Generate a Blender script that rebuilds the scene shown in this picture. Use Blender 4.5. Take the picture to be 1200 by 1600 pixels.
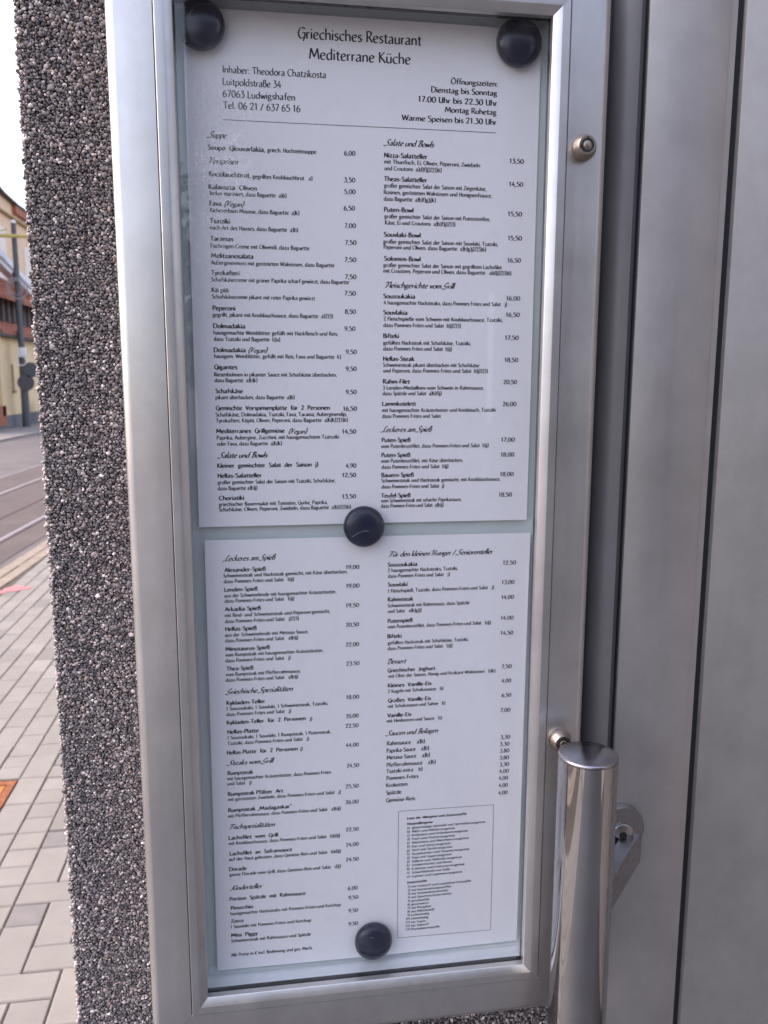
import bpy, bmesh, math, random
import numpy as np
from mathutils import Vector, Matrix
R = math.radians
random.seed(7)
rng = np.random.default_rng(11)
scene = bpy.context.scene
for o in list(bpy.data.objects):
    bpy.data.objects.remove(o)

# ------------------------------------------------------------------ camera, sky, sun, exposure
cam_data = bpy.data.cameras.new('camera')
cam = bpy.data.objects.new('camera', cam_data)
scene.collection.objects.link(cam)
scene.camera = cam
cam.location = (-0.06729, -0.51243, -0.20731)
cam.rotation_euler = (1.41198, -0.00197, -0.14967)
cam_data.sensor_fit = 'VERTICAL'
cam_data.sensor_height = 36.0
cam_data.lens = 36.0 * 1283.8 / 1600.0
cam_data.clip_start = 0.01
cam_data.clip_end = 2000.0
cam_data.dof.use_dof = True
cam_data.dof.focus_distance = 0.53
cam_data.dof.aperture_fstop = 17.0

world = bpy.data.worlds.new('World')
scene.world = world
world.use_nodes = True
wn = world.node_tree
wn.nodes.clear()
w_out = wn.nodes.new('ShaderNodeOutputWorld')
w_bg = wn.nodes.new('ShaderNodeBackground')
w_sky = wn.nodes.new('ShaderNodeTexSky')
w_sky.sky_type = 'NISHITA'
w_sky.sun_disc = False
w_sky.sun_elevation = R(44)
w_sky.sun_rotation = R(215)
w_sky.air_density = 1.2
w_sky.dust_density = 3.0
w_sky.ozone_density = 1.0
w_hs = wn.nodes.new('ShaderNodeHueSaturation')      # a thin bright overcast: the sky keeps its brightness and loses most blue
w_hs.inputs['Saturation'].default_value = 0.7
w_hs.inputs['Value'].default_value = 1.0
wn.links.new(w_sky.outputs[0], w_hs.inputs['Color'])
w_tint = wn.nodes.new('ShaderNodeMix')                # faint lavender of the cloud layer
w_tint.data_type = 'RGBA'
w_tint.blend_type = 'MULTIPLY'
w_tint.inputs[0].default_value = 1.0
w_tint.inputs[7].default_value = (1.015, 0.96, 1.0, 1)
wn.links.new(w_hs.outputs[0], w_tint.inputs[6])
wn.links.new(w_tint.outputs[2], w_bg.inputs['Color'])
w_bg.inputs['Strength'].default_value = 0.15
wn.links.new(w_bg.outputs[0], w_out.inputs['Surface'])

sun_data = bpy.data.lights.new('sun', 'SUN')
sun_data.energy = 0.5
sun_data.angle = R(14)
sun_data.color = (1.0, 0.95, 0.88)
sun = bpy.data.objects.new('sun', sun_data)
scene.collection.objects.link(sun)
# the hazy sun stands up the street to the left: it reaches the pavement, not the face of the wall
sun_dir = Vector((-math.sin(R(84)) * math.cos(R(44)), math.cos(R(84)) * math.cos(R(44)), math.sin(R(44))))
sun.rotation_euler = sun_dir.to_track_quat('Z', 'Y').to_euler()
w_sky.sun_rotation = math.atan2(sun_dir.x, sun_dir.y)

scene.view_settings.view_transform = 'Standard'
scene.view_settings.look = 'None'
scene.view_settings.exposure = 1.68
scene.view_settings.gamma = 1.0
scene.view_settings.use_curve_mapping = False

# ------------------------------------------------------------------ helpers
COL = scene.collection


def link(o, parent=None):
    COL.objects.link(o)
    if parent is not None:
        o.parent = parent
    return o


def empty(name, label, cat, loc=(0, 0, 0), group=None):
    o = bpy.data.objects.new(name, None)
    COL.objects.link(o)
    o.location = loc
    o.empty_display_size = 0.05
    o['label'] = label
    o['category'] = cat
    if group:
        o['group'] = group
    return o


def mesh_obj(name, verts, faces, mat, parent=None, smooth=False, loc=None):
    """verts are world coordinates when the parent sits anywhere: they are shifted to the parent's origin"""
    off = Vector(parent_world(parent)) if parent is not None else Vector((0, 0, 0))
    if loc is not None:
        base = Vector(loc)
    else:
        base = off
    me = bpy.data.meshes.new(name)
    me.from_pydata([tuple(Vector(v) - base) for v in verts], [], faces)
    if mat is not None:
        me.materials.append(mat)
    if smooth:
        me.polygons.foreach_set('use_smooth', [True] * len(me.polygons))
    me.update()
    o = bpy.data.objects.new(name, me)
    link(o, parent)
    o.location = base - off
    return o


def parent_world(p):
    v = Vector((0, 0, 0))
    while p is not None:
        v += p.location
        p = p.parent
    return v


def box_vf(x0, x1, y0, y1, z0, z1):
    v = [(x0, y0, z0), (x1, y0, z0), (x1, y1, z0), (x0, y1, z0), (x0, y0, z1), (x1, y0, z1), (x1, y1, z1), (x0, y1, z1)]
    f = [(0, 3, 2, 1), (4, 5, 6, 7), (0, 1, 5, 4), (1, 2, 6, 5), (2, 3, 7, 6), (3, 0, 4, 7)]
    return v, f


def bevel_obj(o, w, seg=2):
    bm = bmesh.new()
    bm.from_mesh(o.data)
    bmesh.ops.bevel(bm, geom=bm.edges[:], offset=w, segments=seg, affect='EDGES', profile=0.5)
    bm.to_mesh(o.data)
    bm.free()
    return o


def box(name, x0, x1, y0, y1, z0, z1, mat, parent=None, bev=0.0, seg=2, loc=None):
    v, f = box_vf(x0, x1, y0, y1, z0, z1)
    o = mesh_obj(name, v, f, mat, parent, loc=loc)
    if bev:
        bevel_obj(o, bev, seg)
        if seg > 1:
            shade_auto(o)
    return o


def shade_auto(o, ang=30):
    me = o.data
    me.polygons.foreach_set('use_smooth', [True] * len(me.polygons))
    bm = bmesh.new()
    bm.from_mesh(me)
    for e in bm.edges:
        if len(e.link_faces) == 2 and e.calc_face_angle(0) > R(ang):
            e.smooth = False
    bm.to_mesh(me)
    bm.free()


def lathe_vf(profile, center, axis='Z', n=48):
    """profile: (radius, height) pairs; axis 'Z' up or 'Y' (height runs towards -y, to the viewer)"""
    v, f = [], []
    for (r, h) in profile:
        for k in range(n):
            a = 2 * math.pi * k / n
            if axis == 'Z':
                v.append((center[0] + r * math.cos(a), center[1] + r * math.sin(a), center[2] + h))
            else:
                v.append((center[0] + r * math.cos(a), center[1] - h, center[2] + r * math.sin(a)))
    m = len(profile)
    for i in range(m - 1):
        for k in range(n):
            a, b = i * n + k, i * n + (k + 1) % n
            f.append((a, b, b + n, a + n))
    f.append(tuple(range(n))[::-1])
    f.append(tuple(range((m - 1) * n, m * n)))
    return v, f


def lathe(name, profile, center, mat, parent=None, axis='Z', n=48, ang=35, loc=None):
    v, f = lathe_vf(profile, center, axis, n)
    o = mesh_obj(name, v, f, mat, parent, loc=loc)
    fix_normals(o)
    shade_auto(o, ang)
    return o


def fix_normals(o):
    bm = bmesh.new()
    bm.from_mesh(o.data)
    bmesh.ops.recalc_face_normals(bm, faces=bm.faces[:])
    bm.to_mesh(o.data)
    bm.free()


def prism(name, poly, z0, z1, mat, parent=None, plane='XY', ang=30, loc=None):
    """extrude a polygon. plane XY: poly=(x,y), along z; plane YZ: poly=(y,z), along x; plane XZ: poly=(x,z), along y"""
    n = len(poly)
    v = []
    for t in (z0, z1):
        for (a, b) in poly:
            v.append({'XY': (a, b, t), 'YZ': (t, a, b), 'XZ': (a, t, b)}[plane])
    f = [tuple(range(n)), tuple(range(n, 2 * n))]
    for k in range(n):
        f.append((k, (k + 1) % n, (k + 1) % n + n, k + n))
    o = mesh_obj(name, v, f, mat, parent, loc=loc)
    fix_normals(o)
    shade_auto(o, ang)
    return o


# ------------------------------------------------------------------ materials
class NT:
    def __init__(self, name):
        self.m = bpy.data.materials.new(name)
        self.m.use_nodes = True
        self.t = self.m.node_tree
        self.t.nodes.clear()
        self.out = self.t.nodes.new('ShaderNodeOutputMaterial')

    def n(self, typ, **kw):
        nd = self.t.nodes.new(typ)
        for k, v in kw.items():
            if hasattr(nd, k):
                setattr(nd, k, v)
            else:
                nd.inputs[k.replace('_', ' ')].default_value = v
        return nd

    def l(self, a, b):
        self.t.links.new(a, b)

    def principled(self, col=(0.5, 0.5, 0.5), rough=0.5, metal=0.0, **kw):
        b = self.n('ShaderNodeBsdfPrincipled')
        b.inputs['Base Color'].default_value = (*col, 1)
        b.inputs['Roughness'].default_value = rough
        b.inputs['Metallic'].default_value = metal
        for k, v in kw.items():
            b.inputs[k.replace('_', ' ')].default_value = v
        self.l(b.outputs[0], self.out.inputs['Surface'])
        self.b = b
        return b

    def coords(self, scale=(1, 1, 1), kind='Object'):
        if kind == 'World':
            g = self.n('ShaderNodeNewGeometry')
            src = g.outputs['Position']
        else:
            src = self.n('ShaderNodeTexCoord').outputs['Object']
        mp = self.n('ShaderNodeMapping')
        mp.inputs['Scale'].default_value = scale
        self.l(src, mp.inputs['Vector'])
        return mp.outputs[0]

    def noise(self, vec, scale=10, detail=4, rough=0.5):
        nn = self.n('ShaderNodeTexNoise')
        nn.inputs['Scale'].default_value = scale
        nn.inputs['Detail'].default_value = detail
        nn.inputs['Roughness'].default_value = rough
        self.l(vec, nn.inputs['Vector'])
        return nn.outputs['Fac']

    def ramp(self, fac, stops):
        r = self.n('ShaderNodeValToRGB')
        e = r.color_ramp.elements
        while len(e) < len(stops):
            e.new(0.5)
        for i, (p_, c_) in enumerate(stops):
            e[i].position = p_
            e[i].color = (*c_, 1) if len(c_) == 3 else c_
        self.l(fac, r.inputs[0])
        return r.outputs[0]

    def maprange(self, fac, a, b, c, d):
        r = self.n('ShaderNodeMapRange')
        r.inputs[1].default_value = a
        r.inputs[2].default_value = b
        r.inputs[3].default_value = c
        r.inputs[4].default_value = d
        self.l(fac, r.inputs[0])
        return r.outputs[0]

    def mix(self, fac, a, b, mode='MIX'):
        m_ = self.n('ShaderNodeMix')
        m_.data_type = 'RGBA'
        m_.blend_type = mode
        for i, s in ((0, fac), (6, a), (7, b)):
            if hasattr(s, 'links'):
                self.l(s, m_.inputs[i])
            elif i == 0:
                m_.inputs[0].default_value = s
            else:
                m_.inputs[i].default_value = (*s, 1)
        return m_.outputs[2]

    def bump(self, h, strength=0.3, dist=0.001):
        bp = self.n('ShaderNodeBump')
        bp.inputs['Strength'].default_value = strength
        bp.inputs['Distance'].default_value = dist
        self.l(h, bp.inputs['Height'])
        self.l(bp.outputs[0], self.b.inputs['Normal'])
        return bp


def metal_mat(name, col, rough, metal=1.0, streak=0.04, smudge=0.08, grain=220):
    k = NT(name)
    k.principled(col, rough, metal)
    v = k.coords((grain, grain, 6), 'World')
    s = k.noise(v, 1.0, 3, 0.6)
    v2 = k.coords((1, 1, 1), 'World')
    big = k.noise(v2, 9.0, 5, 0.6)
    a = k.maprange(s, 0.25, 0.75, -streak, streak)
    b = k.maprange(big, 0.3, 0.7, -smudge, smudge)
    ad = k.n('ShaderNodeMath', operation='ADD')
    k.l(a, ad.inputs[0])
    k.l(b, ad.inputs[1])
    ad2 = k.n('ShaderNodeMath', operation='ADD')
    k.l(ad.outputs[0], ad2.inputs[0])
    ad2.inputs[1].default_value = rough
    k.l(ad2.outputs[0], k.b.inputs['Roughness'])
    dirt = k.ramp(k.noise(v2, 28.0, 8, 0.7), [(0.30, tuple(c * 0.86 for c in col)), (0.62, col)])
    k.l(dirt, k.b.inputs['Base Color'])
    return k.m


def plain(name, col, rough=0.6, metal=0.0, var=0.12, scale=6.0, bump=0.0, bscale=300.0, bdist=0.0005, **kw):
    k = NT(name)
    k.principled(col, rough, metal, **kw)
    v = k.coords((1, 1, 1), 'World')
    c = k.ramp(k.noise(v, scale, 6, 0.6), [(0.3, tuple(x * (1 - var) for x in col)), (0.7, tuple(min(1, x * (1 + var)) for x in col))])
    k.l(c, k.b.inputs['Base Color'])
    if bump:
        k.bump(k.noise(v, bscale, 3, 0.6), bump, bdist)
    return k.m


M = {}
M['alu'] = metal_mat('anodised_aluminium', (0.63, 0.615, 0.61), 0.36, 0.92, smudge=0.06)
M['alu_inner'] = metal_mat('inner_aluminium', (0.78, 0.82, 0.84), 0.42, 0.25)
M['alu_door'] = metal_mat('door_aluminium', (0.475, 0.445, 0.43), 0.47, 0.65, smudge=0.10)
M['back'] = plain('grey_green_backing', (0.55, 0.60, 0.60), 0.5, 0.0, 0.04, 10)
M['black_rubber'] = plain('black_rubber', (0.012, 0.012, 0.014), 0.6)
M['dark_gap'] = plain('dark_gap', (0.01, 0.01, 0.012), 0.8)
M['steel'] = metal_mat('polished_steel', (0.50, 0.485, 0.48), 0.05, 1.0, streak=0.015, smudge=0.02, grain=400)
M['brushed'] = metal_mat('brushed_steel', (0.42, 0.40, 0.41), 0.30, 1.0)
M['brass'] = metal_mat('nickel_brass', (0.40, 0.335, 0.28), 0.34, 1.0, streak=0.03)


def paper_mat():
    k = NT('white_paper')
    k.principled((0.80, 0.79, 0.82), 0.55)
    v = k.coords((1, 1, 1), 'World')
    k.bump(k.noise(v, 160, 4, 0.6), 0.08, 0.0006)
    k.b.inputs['Subsurface Weight'].default_value = 0.0
    return k.m


M['paper'] = paper_mat()
M['ink'] = plain('black_ink', (0.010, 0.009, 0.016), 0.6, var=0.05)
M['magnet'] = plain('navy_plastic', (0.009, 0.013, 0.034), 0.22, var=0.1, scale=60)
M['scratch'] = plain('scratch', (0.25, 0.25, 0.28), 0.5)


def glass_mat():
    k = NT('clear_glass')
    tr = k.n('ShaderNodeBsdfTransparent')
    tr.inputs['Color'].default_value = (0.993, 0.996, 0.996, 1)
    gl = k.n('ShaderNodeBsdfGlossy')
    gl.inputs['Roughness'].default_value = 0.012
    fr = k.n('ShaderNodeFresnel')
    geo = k.n('ShaderNodeNewGeometry')                 # thin pane: same reflectance on both faces
    k.l(k.maprange(geo.outputs['Backfacing'], 0, 1, 1.5, 1 / 1.5), fr.inputs['IOR'])
    v = k.coords((1, 1, 1), 'World')
    bp = k.n('ShaderNodeBump')
    bp.inputs['Strength'].default_value = 0.03
    bp.inputs['Distance'].default_value = 0.001
    k.l(k.noise(v, 14, 2, 0.5), bp.inputs['Height'])
    k.l(bp.outputs[0], gl.inputs['Normal'])
    mx = k.n('ShaderNodeMixShader')
    k.l(fr.outputs[0], mx.inputs[0])
    k.l(tr.outputs[0], mx.inputs[1])
    k.l(gl.outputs[0], mx.inputs[2])
    # painted glare, drawn as marks on the pane: wrinkled thin rims in one patch, a trace of dust elsewhere
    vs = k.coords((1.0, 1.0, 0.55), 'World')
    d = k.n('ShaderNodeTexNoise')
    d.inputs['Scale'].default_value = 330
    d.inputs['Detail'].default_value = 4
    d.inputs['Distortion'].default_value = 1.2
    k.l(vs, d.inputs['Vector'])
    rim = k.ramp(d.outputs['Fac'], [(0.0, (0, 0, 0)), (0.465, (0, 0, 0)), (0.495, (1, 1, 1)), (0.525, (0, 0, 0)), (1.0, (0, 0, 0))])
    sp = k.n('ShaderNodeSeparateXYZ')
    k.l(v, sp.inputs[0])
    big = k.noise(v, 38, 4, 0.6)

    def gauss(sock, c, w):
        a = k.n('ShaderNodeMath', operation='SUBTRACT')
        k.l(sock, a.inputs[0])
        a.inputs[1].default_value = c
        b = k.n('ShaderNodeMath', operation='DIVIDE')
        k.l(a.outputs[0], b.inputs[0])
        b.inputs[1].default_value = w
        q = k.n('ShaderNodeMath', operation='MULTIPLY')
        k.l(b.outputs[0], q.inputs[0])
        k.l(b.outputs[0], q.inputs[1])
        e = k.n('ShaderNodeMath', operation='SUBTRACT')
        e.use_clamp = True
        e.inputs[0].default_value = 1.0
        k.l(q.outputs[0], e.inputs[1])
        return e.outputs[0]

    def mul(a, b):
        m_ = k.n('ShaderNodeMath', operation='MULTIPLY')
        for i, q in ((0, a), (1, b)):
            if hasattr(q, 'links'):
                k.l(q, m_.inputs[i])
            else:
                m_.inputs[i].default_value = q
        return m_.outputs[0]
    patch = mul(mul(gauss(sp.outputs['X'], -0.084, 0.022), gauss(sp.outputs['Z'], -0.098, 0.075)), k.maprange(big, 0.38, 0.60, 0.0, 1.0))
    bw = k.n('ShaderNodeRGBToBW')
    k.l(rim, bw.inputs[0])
    glare_marks = mul(mul(patch, k.maprange(bw.outputs[0], 0, 1, 0.08, 1.0)), 0.45)
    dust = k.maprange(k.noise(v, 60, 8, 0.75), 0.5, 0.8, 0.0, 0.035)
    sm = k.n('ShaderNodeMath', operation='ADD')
    k.l(glare_marks, sm.inputs[0])
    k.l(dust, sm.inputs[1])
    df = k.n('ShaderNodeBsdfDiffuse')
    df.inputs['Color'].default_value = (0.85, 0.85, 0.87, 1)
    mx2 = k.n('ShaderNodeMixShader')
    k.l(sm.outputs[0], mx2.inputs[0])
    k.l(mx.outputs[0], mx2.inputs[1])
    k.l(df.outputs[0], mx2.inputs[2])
    k.l(mx2.outputs[0], k.out.inputs['Surface'])
    return k.m


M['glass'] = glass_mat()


def pebble_mat():
    k = NT('pebbles')
    k.principled((0.2, 0.2, 0.2), 0.55)
    at = k.n('ShaderNodeAttribute')
    at.attribute_name = 'tone'
    v = k.coords((1, 1, 1), 'World')
    n = k.noise(v, 900, 3, 0.6)
    c = k.mix(k.maprange(n, 0.3, 0.7, 0.0, 0.35), at.outputs['Color'], (0.06, 0.05, 0.06))
    k.l(c, k.b.inputs['Base Color'])
    k.bump(n, 0.3, 0.0004)
    return k.m


M['pebbles'] = pebble_mat()


def cement_mat():
    """mortar between pebbles; farther off the same wall reads by its cell pattern"""
    k = NT('pebbled_cement')
    k.principled((0.08, 0.075, 0.08), 0.9)
    v = k.coords((1, 1, 1), 'World')
    vo = k.n('ShaderNodeTexVoronoi')
    vo.inputs['Scale'].default_value = 260
    k.l(v, vo.inputs['Vector'])
    sep = k.n('ShaderNodeSeparateColor')
    k.l(vo.outputs['Color'], sep.inputs[0])
    c = k.ramp(sep.outputs[0], [(0.0, (0.035, 0.03, 0.035)), (0.45, (0.11, 0.10, 0.105)), (0.85, (0.2, 0.185, 0.185)), (1.0, (0.5, 0.47, 0.47))])
    k.l(c, k.b.inputs['Base Color'])
    inv = k.maprange(vo.outputs['Distance'], 0.0, 0.7, 1.0, 0.0)
    k.bump(inv, 1.0, 0.0015)
    return k.m


M['cement'] = cement_mat()


def stone_mat():
    k = NT('concrete_paver')
    k.principled((0.30, 0.27, 0.25), 0.85)
    oi = k.n('ShaderNodeObjectInfo')
    v = k.coords((1, 1, 1), 'World')
    base = k.ramp(oi.outputs['Random'], [(0.0, (0.215, 0.198, 0.175)), (0.15, (0.262, 0.242, 0.215)), (0.8, (0.292, 0.268, 0.238)), (1.0, (0.32, 0.292, 0.256))])
    n1 = k.noise(v, 7, 6, 0.65)
    n2 = k.noise(v, 900, 2, 0.5)
    c = k.mix(k.maprange(n1, 0.35, 0.7, 0.0, 0.4), base, (0.20, 0.17, 0.15))
    c = k.mix(k.maprange(n2, 0.62, 0.8, 0.0, 0.5), c, (0.6, 0.55, 0.52))
    k.l(c, k.b.inputs['Base Color'])
    k.bump(n2, 0.25, 0.0015)
    return k.m


M['paver'] = stone_mat()
M['paver_dark'] = plain('dark_paver', (0.21, 0.19, 0.18), 0.85, var=0.12, scale=20, bump=0.2, bscale=900, bdist=0.001)
M['joint'] = plain('joint_sand', (0.10, 0.08, 0.065), 0.95, var=0.3, scale=20)
M['gutter'] = plain('gutter_stone', (0.30, 0.24, 0.185), 0.85, var=0.15, scale=12, bump=0.2, bscale=500, bdist=0.001)
M['asphalt'] = plain('asphalt', (0.14, 0.12, 0.115), 0.9, var=0.18, scale=1.3, bump=0.4, bscale=250, bdist=0.003)
M['asphalt_seam'] = plain('asphalt_seam', (0.09, 0.05, 0.045), 0.8, var=0.2)
M['asphalt_patch'] = plain('brown_asphalt', (0.115, 0.088, 0.08), 0.9, var=0.15, scale=2, bump=0.4, bscale=250, bdist=0.003)
M['rail'] = plain('worn_rail_steel', (0.36, 0.33, 0.32), 0.45, 0.4, var=0.1)
M['far_paving'] = plain('far_paving', (0.28, 0.245, 0.22), 0.9, var=0.12, scale=2)
M['kerb'] = plain('kerb_concrete', (0.32, 0.28, 0.25), 0.85, var=0.1, scale=3)
M['rust'] = plain('rusty_iron', (0.30, 0.10, 0.04), 0.75, 0.2, var=0.35, scale=50)
M['rust_plate'] = plain('rusty_ochre_plate', (0.50, 0.20, 0.04), 0.7, 0.1, var=0.3, scale=40)
M['pink'] = plain('pink_spray', (0.62, 0.20, 0.21), 0.8, var=0.15, scale=30)
M['far_render'] = plain('brown_render', (0.09, 0.075, 0.07), 0.9, var=0.06, scale=1.5)
M['beige_render'] = plain('beige_render', (0.78, 0.56, 0.38), 0.9, var=0.06, scale=1.5)
M['pink_render'] = plain('pale_render', (0.82, 0.72, 0.64), 0.9, var=0.04, scale=1.5)
M['yellow_render'] = plain('yellow_render', (0.80, 0.60, 0.36), 0.9, var=0.06, scale=1.5)
M['plinth'] = plain('grey_plinth', (0.17, 0.17, 0.19), 0.85, var=0.1)
M['tile'] = plain('red_tile', (0.37, 0.13, 0.075), 0.8, var=0.25, scale=5)
M['trim'] = plain('white_trim', (0.75, 0.75, 0.80), 0.7, var=0.03)
M['timber'] = plain('dark_timber', (0.07, 0.05, 0.05), 0.8, var=0.2)
M['timber_post'] = plain('grey_timber', (0.16, 0.13, 0.13), 0.8, var=0.2)
M['fascia'] = plain('fascia', (0.07, 0.055, 0.055), 0.7, var=0.1)
M['pole'] = plain('grey_pole', (0.10, 0.10, 0.115), 0.55, 0.2, var=0.1)
M['white_box'] = plain('white_plastic', (0.78, 0.78, 0.80), 0.5, var=0.03)
M['cable'] = plain('pale_cable', (0.35, 0.34, 0.35), 0.6)
M['yellow_pipe'] = plain('yellow_pipe', (0.55, 0.46, 0.12), 0.5, var=0.06)
M['slot'] = plain('brown_slot', (0.30, 0.20, 0.08), 0.8, var=0.1)
M['poster'] = plain('blue_poster', (0.22, 0.42, 0.70), 0.6, var=0.1)
M['granite'] = plain('dark_granite', (0.06, 0.06, 0.065), 0.6, var=0.25, scale=120)
M['added_yard'] = plain('yard_asphalt', (0.055, 0.053, 0.055), 0.9, var=0.2, scale=2)
M['bark'] = plain('bark', (0.10, 0.075, 0.06), 0.9, var=0.3, scale=30)
M['leaf'] = plain('leaf', (0.06, 0.10, 0.03), 0.6, var=0.4, scale=4)
M['satin'] = metal_mat('satin_steel', (0.40, 0.38, 0.385), 0.28, 1.0, streak=0.01, smudge=0.03, grain=60)
M['alu_panel'] = metal_mat('panel_aluminium', (0.39, 0.37, 0.36), 0.47, 0.65, smudge=0.10)
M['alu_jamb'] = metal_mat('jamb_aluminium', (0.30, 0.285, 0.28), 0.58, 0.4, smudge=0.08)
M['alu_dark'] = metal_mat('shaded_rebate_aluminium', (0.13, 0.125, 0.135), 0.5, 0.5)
M['window'] = plain('window_dark', (0.05, 0.06, 0.07), 0.08, 0.0)
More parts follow.
